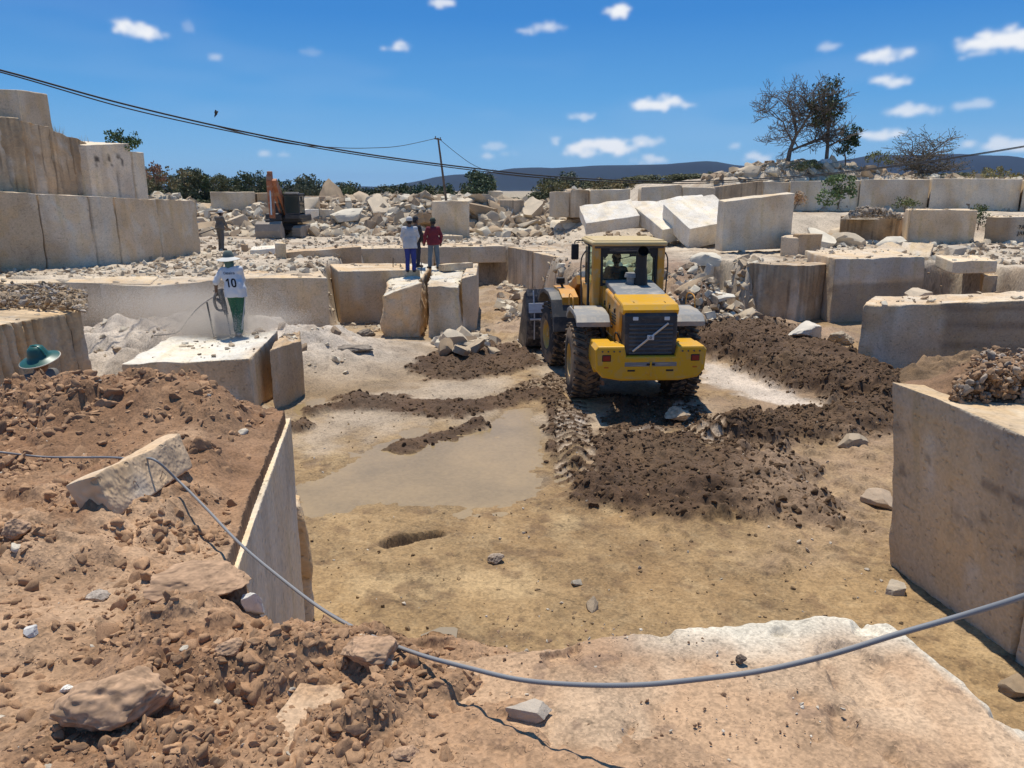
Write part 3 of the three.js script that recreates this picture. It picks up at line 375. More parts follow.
// lying beams and offcuts on the plain on the left
block('stone_beam', 'long flat stone beam lying on the plain above the pit corner', BACKG, { a: [287, 264.5], b: [362, 264], y0: 1.5, ta: 252.5, tb: 246.5, dep: 1.4, side: [.36, .29, .22], r: .05 });
block('stone_block', 'short grey stone stub standing at the end of the long flat beam', BACKG, { a: [276, 263], b: [287, 263], y0: 1.6, ta: 243, dep: .6, side: [.4, .35, .28] });
block('stone_block', 'small dark cube of stone on the plain behind the drilling worker', BACKG, { a: [241.5, 252], b: [248.5, 252], y0: 1.75, ta: 244.5, dep: .35, side: [.27, .22, .17], r: .02 });
block('stone_slab', 'white broken slab lying flat beside the dark cube', BACKG, { a: [250, 256], b: [284, 254], y0: 1.72, y1: 1.98, dep: 1.6, skew: .8, ...white, r: .06 });
// left walls: lower tier
const tier = { y0: PLAIN, mat: 'sawn', r: .025, chip: .9, sink: .15, step: .12 };
[[-70, 281, 0, 272.5, 190, 192.5, 'lowest wall block with brown patches at the road end', [.38, .33, .275]], [1, 272, 48, 269.5, 192, 193.5, 'brown weathered wall block under the split rock tier', [.36, .305, .24]], [49, 269.3, 99, 266, 193.5, 195.5, 'grey wall block with a pale diagonal scar', [.42, .375, .325]], [100, 266, 122, 264, 195.5, 196.5, 'narrow pale grey wall block with a small scar', [.43, .39, .34]], [123, 263.8, 163, 259, 197, 199, 'tan mottled wall block in the lower left wall', [.42, .35, .275]], [164, 259, 201, 253.5, 199.5, 201, 'end block of the lower left wall above the road', [.37, .315, .25]]].forEach(([x0, y0, x1, y1, t0, t1, l, s], i) => block('wall_block', l, LEFTG, { ...tier, a: [x0, y0], b: [x1, y1], ta: t0, tb: t1, dep: 3.4, side: s, rust: -.05, rough: .04, groove: [.035, .34],
  paint: i === 2 ? (c, u, v, w, f) => { if (f === 'front') tint(c, [.68, .63, .55], sst(.05, .015, abs((u - .25) * .8 - (1 - v) * .7 + .05 + .03 * n2(v * 14, 1))) * sst(.45, .55, v) * .8); } : i === 3 ? (c, u, v, w, f) => { if (f === 'front') tint(c, [.68, .63, .55], sst(.09, .03, abs((u - .5) - (1 - v) * .5 + .2)) * sst(.3, .5, v) * .7); } : undefined }));
// left walls: upper tier
const up = { ...tier, y0: 3.95, sink: .3, dep: 3, mat: 'rough', step: .1 };
const upD = (px, py, D) => { const p = atD(px, py, D); return [0, 0, p.x, D]; };
[[-60, 24, 27.0, 27.3, 112, 119, 'split rock wall block at the road end of the upper tier', 'rough', [.33, .28, .215]], [25, 52, 27.4, 28.6, 119.5, 127, 'fissured brown wall block in the upper tier', 'rough', [.36, .30, .23]], [53, 72, 28.7, 29.7, 128, 138, 'weathered brown wall block with dry grass on top', 'rough', [.35, .29, .22]], [72.5, 86, 29.7, 30.4, 139, 143, 'dark narrow wall block beside the smooth grey one', 'rough', [.29, .24, .185]], [86.5, 130, 30, 31.8, 145, 144, 'smooth grey wall block with black lichen spots', 'sawn', [.47, .445, .41]], [132, 143, 32, 32.8, 152, 153, 'slim pale end block of the upper tier', 'sawn', [.5, .47, .42]]].forEach(([x0, x1, d0, d1, t0, t1, l, m, s], i) => { const ya = heightAt(t0, d0), yb = heightAt(t1, d1); block('wall_block', l, LEFTG, { ...up, mat: m, a: upD(x0, 150, d0), b: upD(x1, 150, d1), yt: [ya, yb, yb + .1, ya + .1], side: s, rough: m === 'rough' ? .07 : .025, groove: m === 'rough' ? [.09, .45] : undefined, dep: i > 3 ? 1.6 : 3, rust: m === 'rough' ? .1 : -.2,
  paint: i === 4 ? (c, u, v, w, f) => { if (f === 'front') { const k = sst(.20, .34, fbm(u * 13 + 3, v * 9, 2)) * sst(.62, .7, v) * sst(.88, .8, v); tint(c, [.06, .05, .045], k * .9); tint(c, [.12, .1, .09], sst(.012, .004, abs(u - .62)) * sst(.6, .5, v) * .6); } } : undefined }); });
block('wall_block', 'wedge shaped block standing on top of the upper left tier', LEFTG, { a: upD(-30, 100, 28), b: upD(10, 100, 28.2), q: (() => { const a = atD(-60, 100, 28), b = atD(21, 118, 28.3); return [[a.x, 28], [b.x, 28.3], [b.x, 30.2], [a.x, 30]]; })(), y0: heightAt(120, 28) - .2, yt: [heightAt(86, 28), heightAt(88, 28), heightAt(86, 28), heightAt(85, 28)], dep: 2, side: [.36, .32, .27], r: .06 });
// worker's block with its split-off end, drill scored block on the left, wall under the earth bank
const wb = [onLevel(122, 364, 1.3), onLevel(250, 358, 1.3), onLevel(277, 331, 1.3), onLevel(172, 337, 1.3)];
block('stone_block', 'broad flat topped block under the worker drilling in the green trousers', 'blocks on the pit floor', { q: wb, a: [122, 364, 1.3], b: [250, 358, 1.3], y0: 0, yt: [1.3, 1.3, 1.3, 1.3], powder: [.78, .73, .63], r: .045, step: .07, rough: .03, side: [.42, .335, .24], brown: [.36, .27, .18], sink: .1 });
{ const p = onLevel(262, 352, 1.28), q = onLevel(301, 341, 1.18), r = onLevel(300, 331, 1.2), s = onLevel(279, 333, 1.28); block('stone_block', 'split off end of the drilled block with a jagged crack', 'blocks on the pit floor', { q: [[p[0] + .12, p[1] + .1], q, r, [s[0] + .1, s[1]]], a: [0, 0, 0, 1], b: [1, 0, 1, 1], y0: 0, yt: [1.27, 1.17, 1.2, 1.26], r: .07, step: .06, rough: .05, side: [.38, .30, .215], sink: .1 }); }
{ const a = onLevel(-70, 338, 2.1), b = onLevel(82, 310, 2.1); block('stone_block', 'drill scored brown block covered with rubble left of the drilled block', 'blocks on the pit floor', { q: quad(a, b, 3.2, -.6), a: [0, 0, 0, 1], b: [1, 0, 1, 1], y0: 0, yt: [2.1, 2.1, 2.2, 2.2], r: .05, step: .032, rough: .03, mat: 'rough', groove: [.12, .19, .35, .13], side: [.39, .315, .225], brown: [.31, .235, .16], sink: .1 }); }
{ const a = EDGE[2], e0 = EDGE[0], d = [e0[0] - a[0], e0[1] - a[1]], l = hypot(...d), u = [d[0] / l, d[1] / l], b = [e0[0] + u[0] * .14 + u[1] * .035, e0[1] + u[1] * .14 - u[0] * .035], n = [-u[1], u[0]], st = [a[0] - u[0] * 2.2, a[1] - u[1] * 2.2]; block('bank_wall', 'smooth sawn stone wall holding up the earth bank', 'blocks on the pit floor', { q: [[st[0] + u[0] * 1.2 + u[1] * .035, st[1] + u[1] * 1.2 - u[0] * .035], b, [b[0] + n[0] * 2.6, b[1] + n[1] * 2.6], [st[0] + n[0] * 2.6, st[1] + n[1] * 2.6]], a: [0, 0, 0, 1], b: [1, 0, 1, 1], y0: 0, yt: [2.32, 2.34, 2.0, 2.0], r: .015, chip: .6, step: .06, rough: .012, side: [.50, .46, .40], brown: [.44, .39, .33], sink: .1 });
  const c = onLevel(291, 590, 0), e = atD(297, 500, b[1] + .35); block('stone_block', 'rough offcut tucked behind the end of the sawn wall', 'blocks on the pit floor', { q: quad([e.x - .25, b[1] + .25], [e.x + .03, b[1] + .35], .8), a: [0, 0, 0, 1], b: [1, 0, 1, 1], y0: 0, yt: [1.45, 1.35, 1.3, 1.4], r: .08, step: .05, rough: .06, side: [.40, .3, .19] }); }
// the split block with the people on it
const SPLIT_Y = 1.66;
block('stone_block', 'left third of the split block, its top broken into a slope', 'pieces of the split block', { q: [onLevel(384, 338), onLevel(420, 338), onLevel(432, 311), onLevel(392, 309)], a: [384, 338], b: [424, 338], y0: 0, yt: [1.28, 1.6, 1.68, 1.66], powder: [.72, .67, .57], r: .12, chip: 1, step: .09, rough: .11, side: [.43, .34, .25] });
block('stone_block', 'middle piece of the split block beside the dark gap', 'pieces of the split block', { q: [onLevel(428, 338), onLevel(462, 337), onLevel(468, 309), onLevel(433.5, 311)], a: [429, 338], b: [462, 337], y0: 0, yt: [1.56, 1.6, 1.7, 1.7], powder: [.72, .67, .57], r: .08, step: .09, rough: .07, side: [.45, .41, .35] });
block('stone_block', 'right piece of the split block with a clean brown edge', 'pieces of the split block', { q: [onLevel(462.5, 335), onLevel(477, 329), onLevel(479, 309), onLevel(468.5, 309)], a: [463, 336], b: [476, 330], y0: 0, yt: [1.72, 1.72, 1.72, 1.72], r: .07, step: .09, rough: .03, side: [.41, .35, .28] });
block('stone_beam', 'thin grey stone bar lying behind the man in red', 'pieces of the split block', { a: [444, 269, 1.74], b: [473, 267, 1.74], y0: 1.66, y1: 1.88, dep: .3, side: [.36, .32, .27], r: .02, sink: 0 });
// standing blocks among the rubble
const rub = [[435, 470, 238, 201, 2.2, 'square pale block standing in the rubble below the leaning pole', 'sawn', [.47, .42, .35]], [339, 365, 230.5, 206, 1.8, 'grey square block standing in the rubble above the flat beam', 'sawn', [.42, .38, .32]], [372, 404, 230.5, 211, 1.6, 'brown block with a short ladder leaning on it', 'rough', [.40, .33, .26]], [306, 320, 222, 209, 1.2, 'bright white sawn block beside the excavator', 'sawn', [.72, .71, .68]], [320, 336, 222, 209.5, 1.2, 'grey sawn block beside the white block by the excavator', 'sawn', [.44, .41, .36]], [306, 352, 210.5, 196, 1.6, 'wide brown block on the heap behind the excavator', 'rough', [.36, .29, .225]], [212, 256, 205.5, 192, 1.6, 'wide grey wall block on the heap left of the excavator', 'sawn', [.40, .37, .32]], [258, 276, 204, 193, 1.4, 'ribbed block on the heap just left of the excavator boom', 'rough', [.40, .35, .29]], [376, 390, 206, 197, 1.2, 'small brown block on top of the heap', 'rough', [.36, .29, .22]], [500, 524, 214, 200, 1.4, 'flat brown block right of the leaning pole', 'rough', [.40, .34, .27]], [488, 503, 199, 191, 1, 'pale square block at the foot of the dark round tree', 'sawn', [.48, .44, .38]]];
rub.forEach(([x0, x1, yb, yt, dep, l, m, s], i) => { const D = i < 3 ? onLevel(x0, yb, PLAIN + .02)[1] : [0, 0, 0, 46.5, 46.7, 49.5, 49, 49, 51, 47.5, 52][i], a = atD(x0, yb, D), b = atD(x1, yb, D + .15); block('rubble_block', l, BACKG, { a: [0, 0, a.x, D], b: [0, 0, b.x, D + .15], y0: a.y, y1: heightAt(yt, D), dep, mat: m, side: s, r: .06, sink: .3 }); });
block('stone_block', 'low footing slab under the square pale block', BACKG, { a: [440, 242], b: [464, 241], y0: 1.7, y1: 2.0, dep: 2.4, side: [.34, .31, .27] });
// ---------------------------------------------------------------- broken stone
// an angular lump: the hull of points thrown on a box, faces mapped in metres
function shard(seed, flat = .6, n = 5) { const R = rng(seed * 13 + 5), g0 = mergeVertices(new THREE.BoxGeometry(2, 2 * flat, 2, n, max(3, n - 2), n).deleteAttribute('uv').deleteAttribute('normal')), p = g0.attributes.position, PL = [], v = new THREE.Vector3(); const sk = (R() - .5) * .5, tw = (R() - .5) * .4;
  for (let i = 0; i < 8; i++) PL.push([new THREE.Vector3(R() * 2 - 1, (R() * 2 - 1) * .9, R() * 2 - 1).normalize(), .62 + .4 * R()]);
  for (let i = 0; i < p.count; i++) { v.set(p.getX(i), p.getY(i), p.getZ(i)); v.x += v.y * sk; v.z *= 1 - tw * v.x; for (const [m, d] of PL) { const t = v.dot(m) - d; if (t > 0) v.addScaledVector(m, -t * .96); } const k = 1 + .07 * fbm3(v.x * 1.8 + seed, v.y * 1.8, v.z * 1.8, 3) + .04 * n3(v.x * 6, v.y * 6 + seed, v.z * 6); p.setXYZ(i, v.x * k, v.y * k, v.z * k); }
  const g = toCreasedNormals(g0, .55), q = g.attributes.position, uv = new Float32Array(q.count * 2), nr = g.attributes.normal;
  for (let i = 0; i < q.count; i++) { const x = q.getX(i), y = q.getY(i), z = q.getZ(i), a = abs(nr.getX(i)), b = abs(nr.getY(i)), c = abs(nr.getZ(i)), [s, t] = b >= a && b >= c ? [x, z] : a > c ? [z, y] : [x, y]; uv[i * 2] = s * .6 + seed; uv[i * 2 + 1] = t * .6; }
  g.setAttribute('uv', new THREE.BufferAttribute(uv, 2)); return g; }
// craggy lump of earth or stone: a ball cut by flats, then roughened
function clod(seed, det = 2, amp = .16, flat = .75) { const g = mergeVertices(new THREE.IcosahedronGeometry(1, det).deleteAttribute('uv').deleteAttribute('normal')), p = g.attributes.position, col = new Float32Array(p.count * 3).fill(1), uv = new Float32Array(p.count * 2), R = rng(seed * 31 + 7), PL = [];
  for (let i = 0; i < 13; i++) PL.push([new THREE.Vector3(R() * 2 - 1, R() * 2 - 1, R() * 2 - 1).normalize(), .5 + .4 * R()]); const v = new THREE.Vector3();
  for (let i = 0; i < p.count; i++) { v.set(p.getX(i), p.getY(i), p.getZ(i)); uv[i * 2] = v.x * .4 + v.y * .22 + seed; uv[i * 2 + 1] = v.z * .4 + v.y * .3; for (const [n, d] of PL) { const t = v.dot(n) - d; if (t > 0) v.addScaledVector(n, -t * .92); }
    const k = 1 + amp * fbm3(v.x * 2 + seed, v.y * 2, v.z * 2, 3) * 1.6 + amp * .7 * n3(v.x * 6 + seed, v.y * 6, v.z * 6) + (det > 3 ? amp * .2 * n3(v.x * 14, v.y * 14, v.z * 14 + seed) + amp * .08 * n3(v.x * 30, v.y * 30, v.z * 30 + seed) : 0); { const c = clamp(.8 + .5 * fbm3(v.x * 5 + seed, v.y * 5, v.z * 5, 3) + .25 * n3(v.x * 22, v.y * 22, v.z * 22), .4, 1.2); col[i * 3] = c; col[i * 3 + 1] = c; col[i * 3 + 2] = c; } p.setXYZ(i, v.x * k, v.y * k * flat, v.z * k); }
  g.setAttribute('color', new THREE.BufferAttribute(col, 3)); g.setAttribute('uv', new THREE.BufferAttribute(uv, 2)); g.computeVertexNormals(); return g; }
const stoneTone = (R) => { const k = R(); return k < .25 ? [.72, .64, .5] : k < .6 ? [.58, .475, .34] : k < .84 ? [.48, .37, .25] : [.38, .275, .18]; };
const TONES = [[.76, .68, .54], [.62, .51, .37], [.54, .42, .285], [.45, .33, .21], [.66, .56, .42]].map((c) => std({ color: rgb(...c), map: MAT.broken.map, bumpMap: MAT.broken.bumpMap, bumpScale: .008 }));
const SHARDS = []; for (let i = 0; i < 14; i++) SHARDS.push(shard(100 + i * 7, [.35, .5, .7, .9][i % 4], 6));
const SHARDB = []; for (let i = 0; i < 6; i++) SHARDB.push(shard(400 + i * 3, .6, 3));
{
  const R = rng(77);
  const heap = (px0, px1, D0, D1, n, s0, s1, label, group, name, lim) => { const list = [];
    for (let i = 0; i < n; i++) { const D = mix(D0, D1, R()), px = mix(px0, px1, R()), x = (px - 512) / F * D * 1.0, s = s0 + (s1 - s0) * pow(R(), 2.8); list.push([x, D, s]); }
    for (const [x, D, s] of list) { const m = sh(new THREE.Mesh(SHARDS[floor(R() * SHARDS.length)], TONES[floor(R() * TONES.length)])); m.name = numbered(name); const y = groundH(x, D); m.position.set(x, y + s * (.1 + .2 * R()), -D); m.scale.set(s * (.9 + R() * .8), s * (.5 + R() * .45), s * (.7 + R() * .5)); m.rotation.set((R() - .5) * .9, R() * 6.3, (R() - .5) * .8); tag(m, label, 'rubble stone', group); scene.add(m); } };
  heap(185, 440, 45, 51.5, 124, .2, .85, 'angular broken stone in the long rubble heap beside the excavator', 'broken stones of the long heap', 'rubble_stone');
  heap(455, 585, 43.5, 50.5, 62, .2, .8, 'angular broken stone in the rubble between pole block and grey wall blocks', 'broken stones right of the pole block', 'rubble_stone');
  heap(410, 470, 45, 51, 12, .25, .6, 'broken stone on the heap behind the pole block', 'broken stones behind the pole block', 'rubble_stone');
  heap(700, 860, 46.5, 50, 24, .2, .55, 'broken stone on the terrace under the trees', 'broken stones under the trees', 'rubble_stone');
  heap(860, 1040, 47, 51, 20, .2, .5, 'broken stone on the terrace around the bare round tree', 'broken stones on the right terrace', 'rubble_stone');
  heap(786, 846, 35.5, 41, 26, .2, .75, 'broken stone tumbled below the green bush', 'broken stones below the green bush', 'rubble_stone');
  heap(880, 1030, 27.5, 36, 14, .1, .4, 'broken stone strewn behind the two tone block', 'broken stones behind the two tone block', 'rubble_stone');
  heap(650, 745, 23.5, 32, 16, .1, .42, 'broken stone strewn down the rubble slope beside the loader', 'broken stones on the loader slope', 'rubble_stone');
  heap(555, 600, 25, 32, 8, .1, .35, 'broken stone on the rubble slope left of the cab', 'broken stones left of the cab', 'rubble_stone');
  // the small stuff between them, past counting
  const mats = SHARDB.map(() => []), cols = SHARDB.map(() => []), C = new THREE.Color();
  const fill = (px0, px1, D0, D1, n, s0, s1, only) => { for (let i = 0; i < n; i++) { const D = mix(D0, D1, R()), px = mix(px0, px1, R()), x = (px - 512) / F * D, o = ground(x, D); if (only && !only(o, x, D)) continue; const s = s0 + (s1 - s0) * pow(R(), 3), k = floor(R() * SHARDB.length), t = stoneTone(R); mats[k].push(M4(x, o.h + s * .15, -D, s * (.7 + R() * .8), s, s * (.7 + R() * .6), (R() - .5) * 2, R() * 6.3, (R() - .5) * 2)); cols[k].push(rgb(...t)); } };
  fill(160, 600, 43.6, 52, 3600, .08, .38); fill(700, 1040, 45.5, 51, 900, .08, .35); fill(560, 760, 23, 33, 1500, .03, .2, (o) => o.slope > .2); fill(780, 1040, 27, 38, 900, .03, .18); fill(-60, 345, 17.2, 21.5, 260, .03, .13, (o) => o.mound > .25); fill(690, 760, 23, 28, 500, .03, .2); fill(150, 420, 24, 42, 1500, .02, .13); fill(500, 620, 25, 36, 900, .03, .22, (o) => o.up < .98); fill(420, 740, 35.5, 43, 700, .02, .15); fill(-40, 220, 22.5, 30, 900, .015, .09); fill(440, 490, 20.4, 23.4, 130, .05, .24); fill(640, 760, 36, 42, 240, .05, .25);
  fill(0, 400, 23, 28, 500, .02, .1);
  for (const [q, yt] of TOPS) { const D = q[0][1]; if (D > 47 || yt[0] > 3.7) continue; const ar = hypot(q[1][0] - q[0][0], q[1][1] - q[0][1]) * hypot(q[3][0] - q[0][0], q[3][1] - q[0][1]), n = min(170, ar * 9); for (let i = 0; i < n; i++) { const u = .03 + .94 * R(), w = .04 + .92 * R(); if (fbm(u * 3 + D, w * 3, 2) < -.12) continue; const x = mix(mix(q[0][0], q[1][0], u), mix(q[3][0], q[2][0], u), w), d = mix(mix(q[0][1], q[1][1], u), mix(q[3][1], q[2][1], u), w), y = mix(mix(yt[0], yt[1], u), mix(yt[3], yt[2], u), w), s = .012 + .07 * pow(R(), 4), k = floor(R() * SHARDB.length); if (d < 10) continue; mats[k].push(M4(x, y + s * .1, -d, s * 1.3, s * .8, s, (R() - .5), R() * 6.3, (R() - .5))); cols[k].push(rgb(...stoneTone(R))); } }
  const bm = std({ map: MAT.broken.map, bumpMap: MAT.broken.bumpMap, bumpScale: .003 });
  SHARDB.forEach((g, k) => stuff('stone_debris', g, bm, mats[k], cols[k], 'small broken stone debris strewn between the blocks and heaps', 'stone debris'));
}
// the knot of shattered rock before the split block
{ const R = rng(9); const spots = [[452, 346, .42], [466, 340, .34], [475, 350, .22], [446, 352, .26], [462, 353, .24], [484, 346, .18], [440, 345, .22], [492, 352, .16]];
  spots.forEach(([px, py, s]) => { const p = hit(px, py), m = solo('shattered_rock', SHARDS[floor(R() * 14)], TONES[floor(R() * 5)], 'shattered grey rock piled in front of the split block', 'rock', 'rocks in front of the split block'); m.position.copy(p); m.position.y += s * .3; m.scale.setScalar(s); m.rotation.set(R() * 2, R() * 6, R() * 2); }); }
// single stones one can point at
const lone = (label, px, py, size, rot, tone, seed, o = {}) => { const p = o.at ?? hit(px, py, o.fn), g = o.round ? clod(seed, o.det ?? 22, .1, .8) : shard(seed, .9, 14), m = solo(o.name ?? 'loose_stone', g, o.round ? std({ color: rgb(...tone), vertexColors: true, roughness: 1 }) : std({ color: rgb(...tone), map: MAT.broken.map, bumpMap: MAT.broken.bumpMap, bumpScale: .004 }), label, 'stone'); m.position.copy(p); m.position.y += size[1] * (o.lift ?? .45); m.scale.set(...size); m.rotation.set(...rot); return m; };
lone('tan squared boulder lying behind the loader in its tracks', 677, 421, [.3, .2, .24], [0, .3, .05], [.60, .46, .31], 31, { round: 1, lift: .6 });
lone('grey brown boulder half sunk in dark mud near the large block', 853, 445, [.24, .14, .2], [0, .4, .1], [.42, .33, .23], 47);
lone('brown boulder at the foot of the large sawn block', 879, 503, [.2, .16, .2], [.1, .8, .1], [.5, .38, .27], 53);
lone('small boulder on the open yellow floor', 496, 562, [.105, .085, .1], [0, 0, .1], [.42, .33, .25], 59, { round: 1 });
lone('flat tilted stone chip on the yellow floor near the ledge', 593, 609, [.075, .05, .07], [.3, .7, .5], [.46, .36, .25], 61);
lone('twin grey pebbles on the floor by the flat stone', 577, 584, [.07, .04, .05], [0, .4, 0], [.42, .36, .28], 67);
lone('mud caked stone beside the flat ledge edge', 1014, 692, [.12, .09, .12], [.1, .3, .2], [.34, .25, .16], 71);
lone('small pale stone in the gap below the large sawn block', 896, 592, [.09, .06, .09], [.1, .9, 0], [.5, .42, .32], 73);
lone('white sharp slab leaning on mud below the dark scored block', 808, 336, [.55, .26, .3], [.3, .7, -.35], [.72, .65, .54], 79);
lone('dark boulder in the wet floor left of the split block', 366, 336, [.3, .2, .24], [0, .4, 0], [.26, .21, .16], 83, { round: 1 });
lone('dark flat stone at the edge of the pale mound', 354, 351, [.5, .14, .2], [0, .1, 0], [.3, .25, .2], 89, { round: 1 });
lone('round mossy rock beside the white sharp slab', 842, 342, [.4, .26, .36], [0, .2, 0], [.45, .37, .27], 97, { round: 1 });
lone('white flat slab lying on the rubble slope right of the loader', 717, 297, [.5, .1, .36], [.25, .1, 0], [.74, .68, .57], 101);
lone('white pointed splinter standing on the rubble slope', 707, 280, [.24, .42, .15], [.2, .3, -.5], [.74, .68, .57], 103);
lone('grey wedge rock behind the two tone block', 952, 256, [.46, .36, .34], [0, .3, .3], [.56, .47, .36], 107);
lone('small capstone set on the long low block', 928, 296, [.3, .14, .3], [.1, .2, 0], [.62, .5, .36], 109, { at: new THREE.Vector3(onLevel(928, 299, 1.6)[0], 1.56, -onLevel(928, 299, 1.6)[1] - .6) });
lone('pale chalky rock resting on earth beside the long low block', 972, 372, [.42, .24, .3], [0, -.4, .1], [.6, .5, .38], 113);
lone('white boulder under the leafy tree', 800, 162, [.42, .35, .4], [0, 0, 0], [.85, .84, .8], 127, { round: 1, at: new THREE.Vector3(atD(824, 166, 48.5).x, groundH(atD(824, 166, 48.5).x, 48.5), -48.5) });
tilted('pale broken slab leaning in the rubble behind the two tone block', 884, 256, 31, [1.5, .25, .9], [.35, .4, .15], { step: .1, name: 'broken_slab', group: 'broken slabs behind the two tone block' });
tilted('pointed pale slab propped up behind the two tone block', 916, 256, 31.5, [1.1, .3, 1.0], [.6, -.5, .3], { step: .1, name: 'broken_slab', group: 'broken slabs behind the two tone block' });
tilted('flat grey slab half buried beside the small stone posts', 838, 259, 29.5, [1.4, .22, 1.0], [.2, .2, -.1], { step: .1, name: 'broken_slab', group: 'broken slabs behind the two tone block' });
// stones and clods on the earth bank
let BANK_SLAB; { const A = hit(98, 508), B = hit(192, 470), m = tilted('long pale slab lying tilted on the earth bank under the grey hose', 150, 500, 0, [hypot(B.x - A.x, B.z - A.z) * .92, .24, .15], [0, 0, 0], { name: 'bank_slab', group: undefined, r: .03, step: .025, rough: .03, top: [.62, .5, .38], side: [.40, .32, .24], brown: [.26, .17, .11], dusty: .5 });
  m.position.copy(A).add(B).multiplyScalar(.5); m.position.y += -.02; m.rotation.order = 'YZX'; m.rotation.set(-.38, atan2(-(B.z - A.z), B.x - A.x), .0); BANK_SLAB = m; m.position.y = heightAt(466, -m.position.z) - .17; }
lone('white chalk flake wedged at the corner of the sawn wall', 252, 612, [.045, .06, .02], [.2, .3, .2], [.86, .82, .74], 137, { lift: .5 });
lone('pale grey stone beside the hose shadow on the flat stone', 532, 716, [.062, .034, .036], [.1, -.35, .1], [.55, .47, .38], 139, { fn: (x, D) => SLAB_Y, lift: .5 });
lone('broad crusted earth slab jutting over a hollow in the bank', 195, 592, [.26, .06, .12], [.25, .1, .05], [.5, .32, .195], 149, { round: 1, lift: .9 });
lone('brown clod with a dark underside near the chalk flake', 232, 650, [.055, .04, .045], [0, .4, 0], [.5, .32, .195], 151, { round: 1 });
lone('squat dark clod at the left of the bank', 18, 533, [.07, .07, .06], [.2, .3, .2], [.5, .32, .195], 157, { round: 1 });
lone('grey pebble lying on the bank below the long slab', 98, 600, [.05, .035, .04], [0, .7, 0], [.46, .39, .32], 163, { round: 1 });
lone('white pebble in a crevice low on the bank', 67, 691, [.027, .02, .022], [0, .4, .3], [.82, .78, .7], 167, { round: 1 });
lone('white chip high on the bank near the left clods', 30, 634, [.026, .018, .02], [0, 0, .3], [.84, .8, .74], 173);
lone('large craggy earth boulder at the bottom of the bank', 120, 716, [.19, .12, .13], [.1, .5, 0], [.5, .32, .195], 179, { round: 1, lift: .3 });
lone('small dark clod on the flat stone beneath the hose', 741, 662, [.02, .026, .018], [.1, .2, .2], [.2, .15, .11], 181, { round: 1, fn: (x, D) => SLAB_Y });
lone('knobbly earth lump at the ledge rim below the hose knot', 372, 660, [.12, .07, .08], [0, .2, 0], [.5, .32, .195], 191, { round: 1, lift: .4 });
lone('buried brown rock at the bottom rim of the picture bank', 405, 755, [.05, .035, .04], [0, .3, 0], [.5, .32, .195], 193, { round: 1, lift: .2 });
